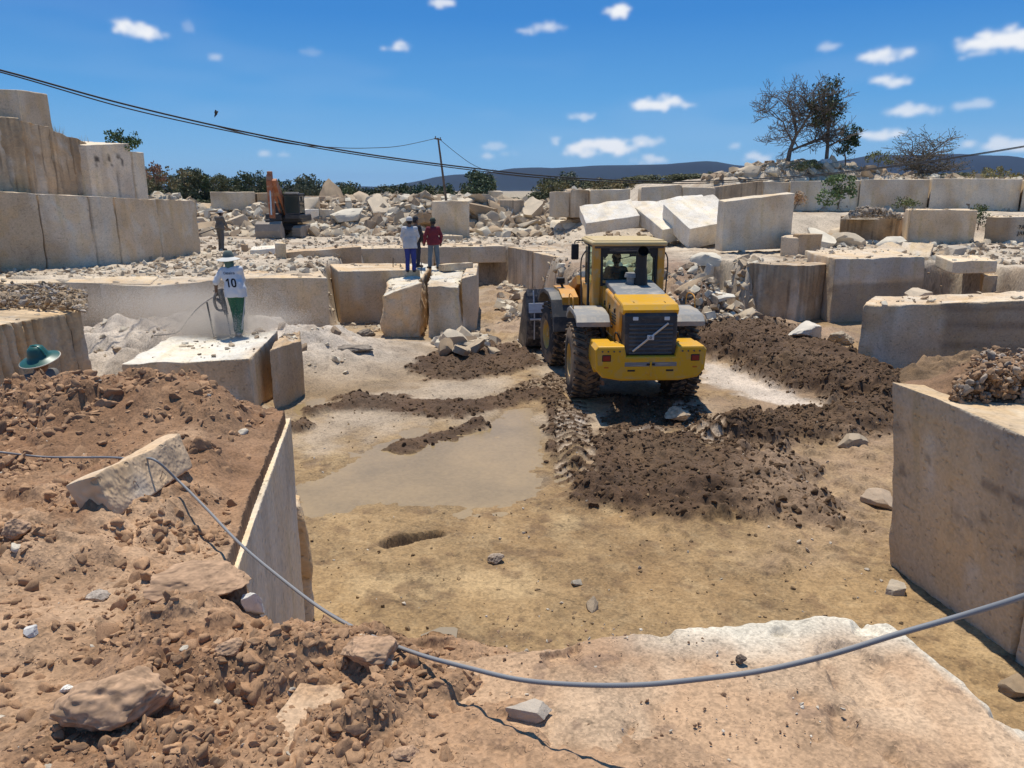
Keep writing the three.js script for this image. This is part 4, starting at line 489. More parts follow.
{ // loose clods and chips over the bank, the heaps of mud and the tops of the near blocks
  const R = rng(1234), CL = [clod(3, 2, .2), clod(8, 2, .24, .65), clod(15, 3, .2, .8), clod(23, 2, .26, .7)], mats = CL.map(() => []), cols = CL.map(() => []);
  const put = (x, y, D, s, c) => { const k = floor(R() * 4), j = .75 + .5 * R(); mats[k].push(M4(x, y, -D, s * (.7 + R() * .7), s * (.6 + R() * .6), s * (.7 + R() * .7), R() * 6, R() * 6, R() * 6)); cols[k].push(rgb(c[0] * j, c[1] * j, c[2] * j)); };
  for (let i = 0; i < 45000; i++) { const D = 1.6 + 6 * pow(R(), 1.25), x = mix(-.72 * D - .2, .35, R()), [h, e, calm, right] = ledge(x, D); if (e > -.05 || R() < calm * .8 || R() < right * .93 || n2(x * 2.7 + 60, D * 2.7) + .5 * n2(x * 7, D * 7) < -.45 + .5 * R()) continue; const s = (.003 + .026 * pow(R(), 5)) * (D < 3 ? 1 : 1.6); put(x, h - s * .15, D, s, R() < .018 ? [.7, .62, .5] : [.47, .285, .16]); }
  for (let i = 0; i < 900; i++) { const far = R() < .55, D = far ? 4.8 + 2.2 * R() : 1.7 + 1.6 * R(), x = far ? mix(-4.6, -1.9, R()) : mix(-1.9, -.35, R()), [h, e, calm, right] = ledge(x, D); if (e > -.1 || R() < calm * .6 || R() < right) continue; const s = (.02 + .05 * pow(R(), 2.5)) * (far ? 1.25 : .8); put(x, h - s * .35, D, s, [.44, .26, .145]); }
  for (const q of PATCH) if (q.k === 'mud') { const n = (q.b[1] - q.b[0]) * (q.b[3] - q.b[2]) * (q.h > .15 ? 330 : 200); for (let i = 0; i < n; i++) { const x = mix(q.b[0], q.b[1], R()), D = mix(q.b[2], q.b[3], R()), o = ground(x, D); if (o.mud < .15 + .85 * R()) continue; const s = .006 + .06 * pow(R(), 5), w = .75 + .6 * R(); put(x, o.h - s * .3, D, s, [.125 * w, .072 * w, .035 * w]); } }
  for (let i = 0; i < 5000; i++) { const D = 4.6 + 15 * pow(R(), 1.3), x = mix(-.42 * D, .62 * D, R()), o = ground(x, D); if (o.wet > .2 || o.pud > .1 || o.up > .3) continue; const s = .004 + .028 * pow(R(), 7); put(x, o.h + s * .2, D, s, R() < .25 ? [.6, .52, .42] : [.34, .23, .125]); }
  for (let i = 0; i < 3600; i++) { const t = R(), px = mix(-60, 84, t), top = 2.12; const p = onLevel(px, mix(312, 292, R()), top), u = sst(0, .5, R()); const s = .012 + .06 * pow(R(), 3); put(p[0], top + R() * .22 * sst(90, 40, px), p[1] + .1, s, R() < .3 ? [.52, .44, .36] : [.44, .32, .2]); }
  for (let i = 0; i < 3200; i++) { const p = onLevel(mix(952, 1075, R()), mix(375, 402, R()), 2.22), f = sst(948, 1000, 512 + p[0] / p[1] * F), s = .012 + .05 * pow(R(), 3); put(p[0], 2.2 + R() * .34 * f, p[1], s, R() < .2 ? [.5, .4, .31] : [.4, .25, .145]); }
  for (let i = 0; i < 900; i++) { const p = onLevel(mix(842, 892, R()), 216 - R() * 8, 3.4); const D = 36.6 + R() * 1.8, x = (mix(842, 892, R()) - 512) / F * D; put(x, heightAt(217, 36.6) + R() * .45 * (1 - abs((x - 17.2) / 1.4)), D, .05 + .1 * R() * R(), [.45, .37, .29]); }
  for (let i = 0; i < 1500; i++) { const D = 1.3 + 1.35 * R(), x = mix(-.1, 1.45, R()); if (x > .55 + (2.65 - D) * .9 || n2(x * 4, D * 4) < -.2) continue; put(x, SLAB_Y + .002, D, .0015 + .007 * pow(R(), 5), R() < .3 ? [.75, .67, .55] : [.4, .25, .15]); }
  const cm = std({ map: texDirt.map, roughness: 1 }); CL.forEach((g, k) => stuff('earth_clods', g, cm, mats[k], cols[k], 'loose clods and chips strewn over the earth bank and mud', 'clods'));
}
// heaps of loose earth lying on blocks
function earthHeap(label, cx, cD, y, rx, rD, h, tone, seed) { const NA = 90, NR = 40, pos = [], col = [], uv = [], idx = []; for (let j = 0; j <= NR; j++) for (let i = 0; i <= NA; i++) { const a = i / NA * 2 * PI, r = j / NR, x = cx + cos(a) * r * rx * (1 + .15 * n2(cos(a) * 2 + seed, sin(a) * 2)), D = cD + sin(a) * r * rD * (1 + .15 * n2(cos(a) * 2, sin(a) * 2 + seed)), e = 1 - sst(.35, 1, r); pos.push(x, y - .03 + e * (h * (.7 + .6 * fbm(x * 1.5 + seed, D * 1.5, 3)) + .16 * crag(x * 3.5, D * 3.5, .7) + .09 * crag(x * 8, D * 8, .7) + .03 * lumps(x * 18, D * 18, .7)), -D); const k = .8 + .5 * fbm(x * 3, D * 3, 3); col.push(tone[0] * k, tone[1] * k, tone[2] * k); uv.push(x, D); } const n = NA + 1; for (let j = 0; j < NR; j++) for (let i = 0; i < NA; i++) { const a = j * n + i, b = a + 1, c = a + n, d = c + 1; idx.push(a, c, b, b, c, d); } const g = new THREE.BufferGeometry(); g.setAttribute('position', new THREE.Float32BufferAttribute(pos, 3)); g.setAttribute('color', new THREE.Float32BufferAttribute(col, 3)); g.setAttribute('uv', new THREE.Float32BufferAttribute(uv, 2)); g.setIndex(idx); g.computeVertexNormals(); solo('earth_heap', g, MAT.dirt, label, 'earth heap'); }
{ const p = onLevel(1010, 392, 2.2), q = onLevel(30, 306, 2.15), r = onLevel(1000, 380, 0); earthHeap('heap of loose red earth lying on the large sawn block', p[0] + .25, p[1] + .1, 2.2, 1.2, .8, .28, [.38, .225, .125], 3); earthHeap('heap of rubble earth lying on the drill scored block', q[0] - .9, q[1] + .2, 2.1, 1.25, .9, .24, [.46, .36, .26], 9); const u = atD(866, 214, 38.6); earthHeap('heap of gravel on the drill scored brown block', u.x, 39.2, heightAt(219, 38.4), .95, .7, .5, [.5, .42, .33], 15); const w = onLevel(985, 388, .3); earthHeap('earth bank between the long low block and the earth topped block', w[0], w[1] + .6, .1, 2.6, 1.6, .7, [.30, .195, .11], 21); }
// ---------------------------------------------------------------- machine-building helpers
const RB = (w, h, d, x, y, z, r = .03, rx = 0, ry = 0, rz = 0) => new RoundedBoxGeometry(w, h, d, 2, min(r, w / 2.01, h / 2.01, d / 2.01)).applyMatrix4(M4(x, y, z, 1, 1, 1, rx, ry, rz));
const CY = (r, l, x, y, z, ax = 'y', n = 20, r2 = r) => { const g = new THREE.CylinderGeometry(r2, r, l, n); if (ax === 'x') g.rotateZ(-PI / 2); if (ax === 'z') g.rotateX(PI / 2); return g.translate(x, y, z); };
const EX = (pts, d, bev = .02, m = new THREE.Matrix4()) => { const s = new THREE.Shape(pts.map(([x, y]) => new THREE.Vector2(x, y))); return new THREE.ExtrudeGeometry(s, { depth: d - 2 * bev, bevelEnabled: bev > 0, bevelSize: bev, bevelThickness: bev, bevelSegments: 2, curveSegments: 8 }).translate(0, 0, bev).applyMatrix4(m); };
const side = (pts, x0, x1, bev = .02) => EX(pts.map(([z, y]) => [-z, y]), x1 - x0, bev).rotateY(PI / 2).translate(x0, 0, 0);   // profile in (z, y), swept from x0 to x1
const LT = (pts, n = 40) => new THREE.LatheGeometry(pts.map(([r, y]) => new THREE.Vector2(r, y)), n);
const ROD = (a, b, r, n = 10, r2 = r) => { const A = new THREE.Vector3(...a), B = new THREE.Vector3(...b), d = B.clone().sub(A), l = d.length(), g = new THREE.CylinderGeometry(r2, r, l, n); g.applyQuaternion(new THREE.Quaternion().setFromUnitVectors(new THREE.Vector3(0, 1, 0), d.normalize())); return g.translate((A.x + B.x) / 2, (A.y + B.y) / 2, (A.z + B.z) / 2); };
const TB = (pts, r, n = 40, rs = 8) => new THREE.TubeGeometry(new THREE.CatmullRomCurve3(pts.map((p) => p.isVector3 ? p : new THREE.Vector3(...p))), n, r, rs);
const JOIN = (...g) => { const l = g.flat().map((k) => { const c = k.index ? k.toNonIndexed() : k; for (const a of Object.keys(c.attributes)) if (!['position', 'normal', 'uv'].includes(a)) c.deleteAttribute(a); return c; }); return mergeGeometries(l); };
// painted steel that has worked in dust: scuffs and dust in blotches
const dustTex = (base, dust, k, seed) => { const t = tileNoise(0, seed); return texPair(256, (u, v) => { const a = sst(-.1, .4, t(u, v, 4, 6)) * k, b = sst(.16, .34, t(u + .37, v + .11, 16, 4)) * .55 * k; const m = clamp(a + b); return [mix(base[0], dust[0], m), mix(base[1], dust[1], m), mix(base[2], dust[2], m), .5 + .3 * t(u, v, 30, 3)]; }).map; };
const DUST = [.50, .40, .29];
const LM = {
  yellow: std({ map: dustTex([.62, .275, .012], [.46, .32, .16], .65, 3), roughness: .42 }),
  yellow2: std({ map: dustTex([.68, .36, .008], [.48, .34, .15], .6, 5), roughness: .38 }),
  grey: std({ map: dustTex([.19, .195, .2], [.45, .40, .33], .5, 7), roughness: .55 }),
  dark: std({ map: dustTex([.028, .03, .034], [.16, .13, .1], .3, 9), roughness: .55 }),
  slat: std({ map: dustTex([.05, .052, .056], [.2, .17, .13], .5, 11), roughness: .5 }),
  black: std({ color: rgb(.012, .012, .013), roughness: .6 }),
  fender: std({ map: dustTex([.25, .245, .235], [.42, .36, .28], .7, 13), roughness: .6 }),
  rubber: std({ map: dustTex([.026, .024, .022], [.26, .18, .11], .95, 17), roughness: .95 }),
  rim: std({ map: dustTex([.62, .37, .06], [.42, .31, .2], .8, 19), roughness: .6 }),
  steel: std({ map: dustTex([.05, .05, .055], [.34, .29, .23], .55, 23), roughness: .5, metalness: .4 }),
  worn: std({ map: dustTex([.66, .66, .66], [.40, .36, .31], .6, 27), roughness: .5, metalness: .2 }),
  chrome: std({ color: rgb(.62, .62, .62), roughness: .3, metalness: .9 }),
  red: std({ color: rgb(.25, .012, .008), roughness: .3 }),
  orange: std({ color: rgb(.5, .12, .01), roughness: .3 }),
  glass: new THREE.MeshPhysicalMaterial({ color: rgb(.78, .93, .84), transmission: 1, thickness: 0, roughness: .02, ior: 1.5 }),
  lamp: std({ color: rgb(.65, .67, .68), roughness: .15 }),
};
// ---------------------------------------------------------------- the wheel loader, seen from behind; z runs to its rear, origin under the rear axle
const RA = onLevel(629, 395), LOADER = new THREE.Vector3(RA[0], groundH(RA[0], RA[1]), -RA[1]);
const loader = thing('wheel_loader', 'yellow wheel loader with grey fenders, seen from behind on the pit floor', 'loader', [LOADER.x, .02, LOADER.z], .055);
const FRONT = new THREE.Matrix4().makeTranslation(0, 0, -1.6).multiply(new THREE.Matrix4().makeRotationY(.125)).multiply(new THREE.Matrix4().makeTranslation(0, 0, 1.6));
const inFront = (g) => g.applyMatrix4(FRONT);
{
  const R = .79, TW = .6;
  // wheel: tyre with lugs, dished rim, hub; axis along x, outer side towards -x
  const tyre = LT([[.34, -.24], [.36, -.285], [.5, -.3], [.68, -.285], [.75, -.25], [.765, -.2], [.77, 0], [.765, .2], [.75, .25], [.68, .285], [.5, .3], [.36, .285], [.34, .24]], 48).rotateZ(PI / 2);
  const lugs = []; for (let i = 0; i < 26; i++) for (const s of [-1, 1]) { const a = (i + (s > 0 ? .5 : 0)) / 26 * 2 * PI, g = RB(.30, .05, .085, 0, 0, 0, .012, 0, .42 * s, 0).translate(s * .15, .78, 0); lugs.push(g.applyMatrix4(new THREE.Matrix4().makeRotationX(a))); }
  const tyreG = JOIN(tyre, lugs), rimG = JOIN(LT([[.0, -.05], [.16, -.06], [.2, -.1], [.27, -.12], [.31, -.2], [.345, -.27], [.36, -.285], [.37, -.26], [.35, -.22], [.345, .22], [.3, .24]], 36).rotateZ(PI / 2).rotateY(PI)), hubG = JOIN(CY(.13, .16, -.12, 0, 0, 'x', 24), CY(.07, .06, -.22, 0, 0, 'x', 20), Array.from({ length: 10 }, (_, i) => CY(.016, .05, -.1, .2 * cos(i * .628), .2 * sin(i * .628), 'x', 8)));
  const wheel = (x, z, front) => { const out = x < 0 ? 1 : -1, m = new THREE.Matrix4().makeTranslation(x, R - .02, z).multiply(new THREE.Matrix4().makeRotationX(z)); const mm = front ? FRONT.clone().multiply(m) : m, flip = (g) => { const k = g.clone(); if (out < 0) k.rotateY(PI); return k.applyMatrix4(mm); };
    const t = new THREE.Group(); t.name = 'wheel'; loader.add(t); part(t, 'tyre', flip(tyreG), LM.rubber); part(t, 'rim', flip(rimG), LM.rim); part(t, 'hub', flip(hubG), LM.rim); };
  wheel(-1.04, 0); wheel(1.04, 0); wheel(-1.04, -3.2, 1); wheel(1.04, -3.2, 1);
  part(loader, 'rear_axle', JOIN(CY(.17, 1.9, 0, .78, 0, 'x'), RB(.5, .5, .5, 0, .8, 0, .15)), LM.dark);
  part(loader, 'front_axle', inFront(JOIN(CY(.17, 1.9, 0, .78, -3.2, 'x'), RB(.5, .5, .5, 0, .8, -3.2, .15))), LM.dark);
  part(loader, 'rear_frame', JOIN(side([[-1.5, .75], [1.3, .75], [1.5, 1.0], [1.5, 1.35], [-1.5, 1.35]], -.42, .42, .02), RB(.9, .5, 1.4, 0, 1.2, -.9)), LM.dark);
  // engine hood: sides, rear cap, grey top panel
  part(loader, 'engine_hood', JOIN(side([[-.55, 1.25], [1.35, 1.25], [1.42, 2.02], [1.36, 2.12], [-.55, 2.26]], -.56, .56, .045)), LM.yellow);
  part(loader, 'hood_cap', side([[.72, 2.04], [1.62, 2.03], [1.655, 2.09], [1.60, 2.15], [1.45, 2.175], [.72, 2.235]], -.54, .54, .04), LM.yellow2);
  part(loader, 'hood_top_panel', JOIN(side([[-.5, 2.28], [.74, 2.19], [.75, 2.25], [.6, 2.29], [-.5, 2.385]], -.5, .5, .025), RB(.08, .02, .12, .3, 2.345, .1, .01)), LM.grey);
  part(loader, 'side_door_seam', JOIN(RB(.012, .7, .015, -.568, 1.7, .35, .004), RB(.012, .7, .015, .568, 1.7, .35, .004), RB(.012, .015, 1.5, -.568, 1.42, .6, .004)), LM.black);
  // grille
  const grille = part(loader, 'grille', JOIN(side([[1.40, 1.20], [1.66, 1.20], [1.70, 1.28], [1.685, 1.97], [1.64, 2.03], [1.40, 2.03]], -.505, .505, .03)), LM.dark);
  for (let i = 0; i < 8; i++) part(grille, 'slat', JOIN(RB(.84, .04, .05, 0, 1.27 + i * .078, 1.712, .012, -.45)), LM.slat);
  part(grille, 'upper_panel', RB(.9, .13, .03, 0, 1.935, 1.692, .02), LM.black);
  for (const s of [-1, 1]) part(grille, 'work_lamp', RB(.11, .075, .03, s * .30, 1.935, 1.706, .015), LM.lamp);
  part(grille, 'handle_recess', RB(.36, .06, .03, 0, 1.93, 1.705, .02), LM.dark);
  part(grille, 'diagonal_bar', JOIN(RB(.86, .042, .025, -.01, 1.58, 1.742, .01, 0, 0, .68)), LM.chrome);
  part(grille, 'emblem', JOIN(RB(.135, .10, .03, -.01, 1.58, 1.752, .012), RB(.10, .065, .01, -.01, 1.58, 1.768, .005)), LM.worn);
  part(grille, 'emblem_mark', JOIN(new THREE.TorusGeometry(.018, .006, 6, 16).translate(-.01, 1.58, 1.775)), LM.dark);
  // counterweight
  const cw = part(loader, 'counterweight', JOIN(
    EX([[-1.01, .98], [-.9, .85], [-.55, .79], [.55, .79], [.9, .85], [1.01, .98], [1.03, 1.34], [.99, 1.385], [.54, 1.385], [.50, 1.19], [-.50, 1.19], [-.54, 1.385], [-.99, 1.385], [-1.03, 1.34]], .56, .04, M4(0, 0, 1.26)),
    side([[.62, 1.0], [1.3, .85], [1.3, 1.38], [.9, 1.38]], -1.02, -.66, .03), side([[.62, 1.0], [1.3, .85], [1.3, 1.38], [.9, 1.38]], .66, 1.02, .03)), LM.yellow2);
  part(cw, 'plate_recess', RB(1.0, .085, .02, 0, 1.075, 1.815, .01), LM.grey); part(cw, 'number_plate_lamp', RB(.16, .04, .02, 0, 1.075, 1.828, .008), LM.black);
  for (const s of [-1, 1]) { part(cw, 'tail_light', JOIN(RB(.17, .13, .03, s * .85, 1.20, 1.815, .012)), LM.black); part(cw, 'tail_lens', RB(.14, .1, .02, s * .85, 1.20, 1.832, .01), LM.red); part(cw, 'reflector', RB(.09, .035, .012, s * .85, 1.02, 1.815, .005), LM.orange); part(cw, 'tie_hole', RB(.15, .04, .02, s * .37, .955, 1.815, .015), LM.black); }
  part(cw, 'tow_hitch', JOIN(RB(.22, .2, .12, 0, .96, 1.77, .04), CY(.025, .3, 0, .98, 1.82, 'y', 10)), LM.yellow2);
  // fenders
  for (const s of [-1, 1]) {
    part(loader, 'rear_fender', JOIN(side([[-.78, 1.62], [-.62, 1.78], [-.25, 1.88], [.3, 1.88], [.72, 1.83], [.86, 1.72], [.87, 1.66], [.7, 1.76], [.3, 1.81], [-.25, 1.81], [-.58, 1.71], [-.72, 1.58]], s < 0 ? -1.30 : .62, s < 0 ? -.62 : 1.30, .018)), LM.fender);
    part(loader, 'fender_bracket', JOIN(RB(.12, .5, .3, s * .66, 1.55, .2), RB(.08, .4, .8, s * .69, 1.5, -.3)), LM.dark);
    const ff = part(loader, 'front_fender', inFront(JOIN(side([[-4.05, 1.5], [-3.8, 1.72], [-3.4, 1.83], [-2.9, 1.80], [-2.6, 1.66], [-2.38, 1.30], [-2.32, 1.0], [-2.27, 1.02], [-2.33, 1.34], [-2.55, 1.72], [-2.88, 1.87], [-3.4, 1.90], [-3.85, 1.79], [-4.1, 1.54]], s < 0 ? -1.36 : .72, s < 0 ? -.72 : 1.36, .015))), LM.slat);
    part(ff, 'fender_panel', inFront(JOIN(side([[-3.9, 1.05], [-2.9, 1.05], [-2.52, 1.3], [-2.6, 1.72], [-2.9, 1.86], [-3.4, 1.885], [-3.85, 1.77]], s < 0 ? -.80 : .66, s < 0 ? -.66 : .80, .012), side([[-3.4, 1.9], [-2.88, 1.875], [-2.56, 1.73], [-2.50, 1.60], [-2.47, 1.62], [-2.5, 1.78], [-2.86, 1.93], [-3.4, 1.955]], s < 0 ? -1.1 : .7, s < 0 ? -.7 : 1.1, .012))), LM.yellow);
  }
  // cab: sill, pillars, roof, windows, seat
  const cab = new THREE.Group(); cab.name = 'cab'; loader.add(cab);
  part(cab, 'cab_floor', JOIN(RB(1.46, .2, 1.62, 0, 1.62, -1.32, .05), RB(1.42, .34, 1.5, 0, 1.4, -1.3, .05)), LM.dark);
  part(cab, 'lower_panel', JOIN(RB(1.5, .74, .07, 0, 2.03, -.56, .02), RB(.06, .62, .5, -.72, 1.98, -.8, .02), RB(.06, .62, .5, .72, 1.98, -.8, .02)), LM.yellow);
  const pz = { r: -.56, f: -2.02 };
  for (const s of [-1, 1]) { part(cab, 'rear_pillar', JOIN(ROD([s * .69, 1.7, -.6], [s * .69, 3.1, -.60], .001), side([[-.74, 1.72], [-.5, 1.72], [-.53, 3.13], [-.72, 3.13]], s < 0 ? -.77 : .61, s < 0 ? -.61 : .77, .025)), LM.yellow); part(cab, 'front_pillar', ROD([s * .66, 1.7, -2.08], [s * .68, 3.1, -1.95], .045), LM.dark); part(cab, 'door_pillar', RB(.05, 1.5, .07, s * .74, 2.37, -1.35, .015), LM.dark); part(cab, 'door_sill', RB(.05, .5, .72, s * .73, 1.95, -1.7, .02), LM.yellow); }
  part(cab, 'roof', JOIN(RB(1.62, .1, 1.7, 0, 3.18, -1.28, .05), RB(1.5, .04, 1.58, 0, 3.235, -1.28, .025)), std({ map: dustTex([.54, .40, .18], [.58, .47, .32], .7, 29), roughness: .6 }));
  part(cab, 'roof_underside', RB(1.5, .06, 1.6, 0, 3.11, -1.28, .02), LM.dark);
  const rw = part(cab, 'rear_window_frame', JOIN(RB(1.24, .16, .05, 0, 3.04, -.535, .02), RB(1.24, .07, .05, 0, 2.31, -.535, .02), RB(.07, .8, .05, -.59, 2.7, -.535, .02), RB(.07, .8, .05, .59, 2.7, -.535, .02), RB(.1, .1, .045, -.52, 2.94, -.535, .01, 0, 0, .78), RB(.1, .1, .045, .52, 2.94, -.535, .01, 0, 0, .78)), LM.black);
  part(rw, 'pane', new THREE.PlaneGeometry(1.14, .74).translate(0, 2.66, -.545), LM.glass); part(rw, 'wiper', JOIN(RB(.2, .05, .03, .1, 2.935, -.505, .01), ROD([.1, 2.93, -.5], [-.2, 2.86, -.5], .008)), LM.black); part(rw, 'number_band', RB(.86, .07, .012, .0, 3.05, -.505, .004), LM.steel);
  for (const s of [-1, 1]) part(cab, 'side_window', new THREE.PlaneGeometry(1.3, 1.1).rotateY(s * PI / 2).translate(s * .73, 2.65, -1.3), LM.glass);
  part(cab, 'windscreen', new THREE.PlaneGeometry(1.4, 1.4).rotateY(PI).rotateX(.06).translate(0, 2.45, -2.02), LM.glass);
  part(cab, 'seat', JOIN(RB(.5, .14, .5, 0, 2.0, -1.35, .05), RB(.46, .5, .12, 0, 2.25, -1.1, .05, -.1), RB(.3, .4, .3, 0, 1.85, -1.35, .04)), LM.black);
  part(cab, 'steering_column', JOIN(ROD([0, 1.75, -1.9], [0, 2.35, -1.78], .04), new THREE.TorusGeometry(.19, .015, 8, 24).rotateX(1.2).translate(0, 2.38, -1.77)), LM.black);
  // exhaust stack and air intake
  part(loader, 'exhaust_stack', JOIN(CY(.15, .4, .16, 2.5, -.05, 'y', 24, .125), CY(.115, .32, .16, 2.82, -.05, 'y', 24), TB([[.16, 2.9, -.05], [.16, 2.96, -.045], [.165, 3.03, -.01], [.17, 3.07, .07]], .112, 12, 18), CY(.19, .05, .16, 2.33, -.05, 'y', 24)), LM.black);
  part(loader, 'air_intake', JOIN(CY(.1, .2, -.02, 2.44, -.12, 'y', 20), CY(.15, .09, -.02, 2.56, -.12, 'y', 24, .13)), LM.grey);
  // catches, hinges, hoses and rails that break up the panels
  for (const s of [-1, 1]) { for (const z of [-.1, .45, 1.0]) part(loader, 'hood_hinge', RB(.03, .09, .05, s * .572, 1.98, z, .008), LM.black); part(loader, 'door_catch', RB(.025, .05, .12, s * .575, 1.62, .75, .008), LM.black); part(loader, 'hydraulic_hose', TB([[s * .5, 1.3, 1.2], [s * .62, 1.5, 1.32], [s * .6, 1.62, 1.4], [s * .52, 1.45, 1.46]], .018, 20, 6), LM.black); part(loader, 'fender_rail', TB([[s * 1.28, 1.88, -.5], [s * 1.28, 2.1, -.45], [s * 1.28, 2.12, .1], [s * 1.28, 1.9, .2]], .013, 24, 6), LM.yellow); for (let i = 0; i < 4; i++) part(loader, 'bolt', CY(.018, .02, s * (.6 + i * .11), 1.33, 1.822, 'z', 8), LM.steel); }
  part(loader, 'hood_seam', JOIN(RB(1.06, .008, .012, 0, 2.242, .715, .003), RB(.008, .012, .86, -.3, 2.215, 1.1, .003), RB(.008, .012, .86, .3, 2.215, 1.1, .003)), LM.black); part(loader, 'hood_louvre', JOIN(...[0, 1, 2, 3].map((i) => RB(.02, .025, .4, -.565, 1.72 + i * .06, .9, .005))), LM.black);
  // mirrors, steps, handrails, lights
  for (const s of [-1, 1]) { const m = part(loader, 'mirror', RB(.17, .36, .09, s * 1.0, 2.92, -1.75, .03), LM.black); part(m, 'mirror_arm', JOIN(TB([[s * .78, 3.15, -1.85], [s * .92, 3.17, -1.82], [s * 1.0, 3.15, -1.77], [s * 1.0, 3.0, -1.76]], .014, 16, 6)), LM.black); part(loader, 'handrail', TB([[s * .93, 1.75, -1.0], [s * .95, 2.2, -1.0], [s * .95, 2.85, -1.0], [s * .86, 3.0, -1.0]], .016, 20, 6), LM.dark);
    part(loader, 'access_step', JOIN(RB(.06, .8, .06, s * .92, 1.3, -1.15), RB(.06, .8, .06, s * .92, 1.3, -1.6), RB(.22, .03, .5, s * .95, 1.62, -1.38), RB(.2, .03, .48, s * .97, 1.28, -1.38), RB(.2, .03, .48, s * .97, .95, -1.38)), LM.dark);
    part(loader, 'front_headlight', inFront(JOIN(RB(.2, .16, .14, s * 1.0, 2.12, -3.1, .03), ROD([s * .9, 1.85, -3.1], [s * 1.0, 2.1, -3.1], .03))), LM.black); }
  // front frame, lift arms, cylinders and bucket
  part(loader, 'front_frame', inFront(JOIN(side([[-1.7, .75], [-3.7, .75], [-3.9, 1.1], [-3.55, 2.1], [-3.0, 2.1], [-2.4, 1.5], [-1.7, 1.35]], -.5, .5, .03))), LM.yellow);
  part(loader, 'centre_hinge', JOIN(CY(.16, .8, 0, 1.05, -1.6, 'y', 20)), LM.dark);
  for (const s of [-1, 1]) { part(loader, 'lift_arm', inFront(side([[-3.0, 2.05], [-3.1, 2.22], [-4.0, 1.85], [-4.85, .85], [-5.15, .45], [-5.0, .32], [-4.6, .62], [-3.9, 1.45]], s * .55 - .06, s * .55 + .06, .02)), LM.yellow); part(loader, 'lift_cylinder', inFront(JOIN(ROD([s * .42, .95, -3.3], [s * .5, 1.2, -4.0], .07), ROD([s * .5, 1.2, -4.0], [s * .52, 1.3, -4.4], .04))), LM.dark); }
  part(loader, 'tilt_lever', inFront(JOIN(RB(.12, .9, .16, 0, 1.75, -4.3, .04, .5), ROD([0, 2.0, -3.3], [0, 2.1, -4.1], .07))), LM.yellow);
  const bk = part(loader, 'bucket', inFront(JOIN(side([[-5.0, .12], [-4.86, .35], [-4.84, .9], [-4.98, 1.5], [-5.06, 1.66], [-5.12, 1.64], [-5.04, 1.46], [-4.93, .9], [-4.95, .42], [-5.1, .18], [-5.9, .08], [-6.2, .05], [-6.2, .02], [-5.2, .03]], -1.46, 1.46, .012), side([[-5.05, .1], [-4.9, .5], [-4.9, 1.0], [-5.08, 1.6], [-5.35, 1.5], [-5.9, .5], [-6.15, .06]], -1.48, -1.43, .012), side([[-5.05, .1], [-4.9, .5], [-4.9, 1.0], [-5.08, 1.6], [-5.35, 1.5], [-5.9, .5], [-6.15, .06]], 1.43, 1.48, .012))), LM.steel);
  part(bk, 'worn_band', inFront(JOIN(RB(2.86, .27, .02, 0, 1.18, -4.885, .008, -.22))), LM.worn);
  for (let i = 0; i < 8; i++) part(bk, 'rib', inFront(JOIN(RB(.035, .44, .03, -1.28 + i * .366, 1.42, -4.955, .006, -.22), RB(.03, .72, .03, -1.28 + i * .366, .68, -4.845, .006))), LM.worn);
  part(bk, 'lower_bar', inFront(RB(2.8, .05, .04, 0, .88, -4.83, .01)), LM.worn); part(bk, 'cutting_edge', inFront(RB(2.96, .03, .22, 0, .05, -6.22, .005)), LM.worn);
  for (let i = 0; i < 8; i++) part(bk, 'tooth', inFront(RB(.1, .06, .26, -1.36 + i * .389, .06, -6.36, .015)), LM.steel);
}
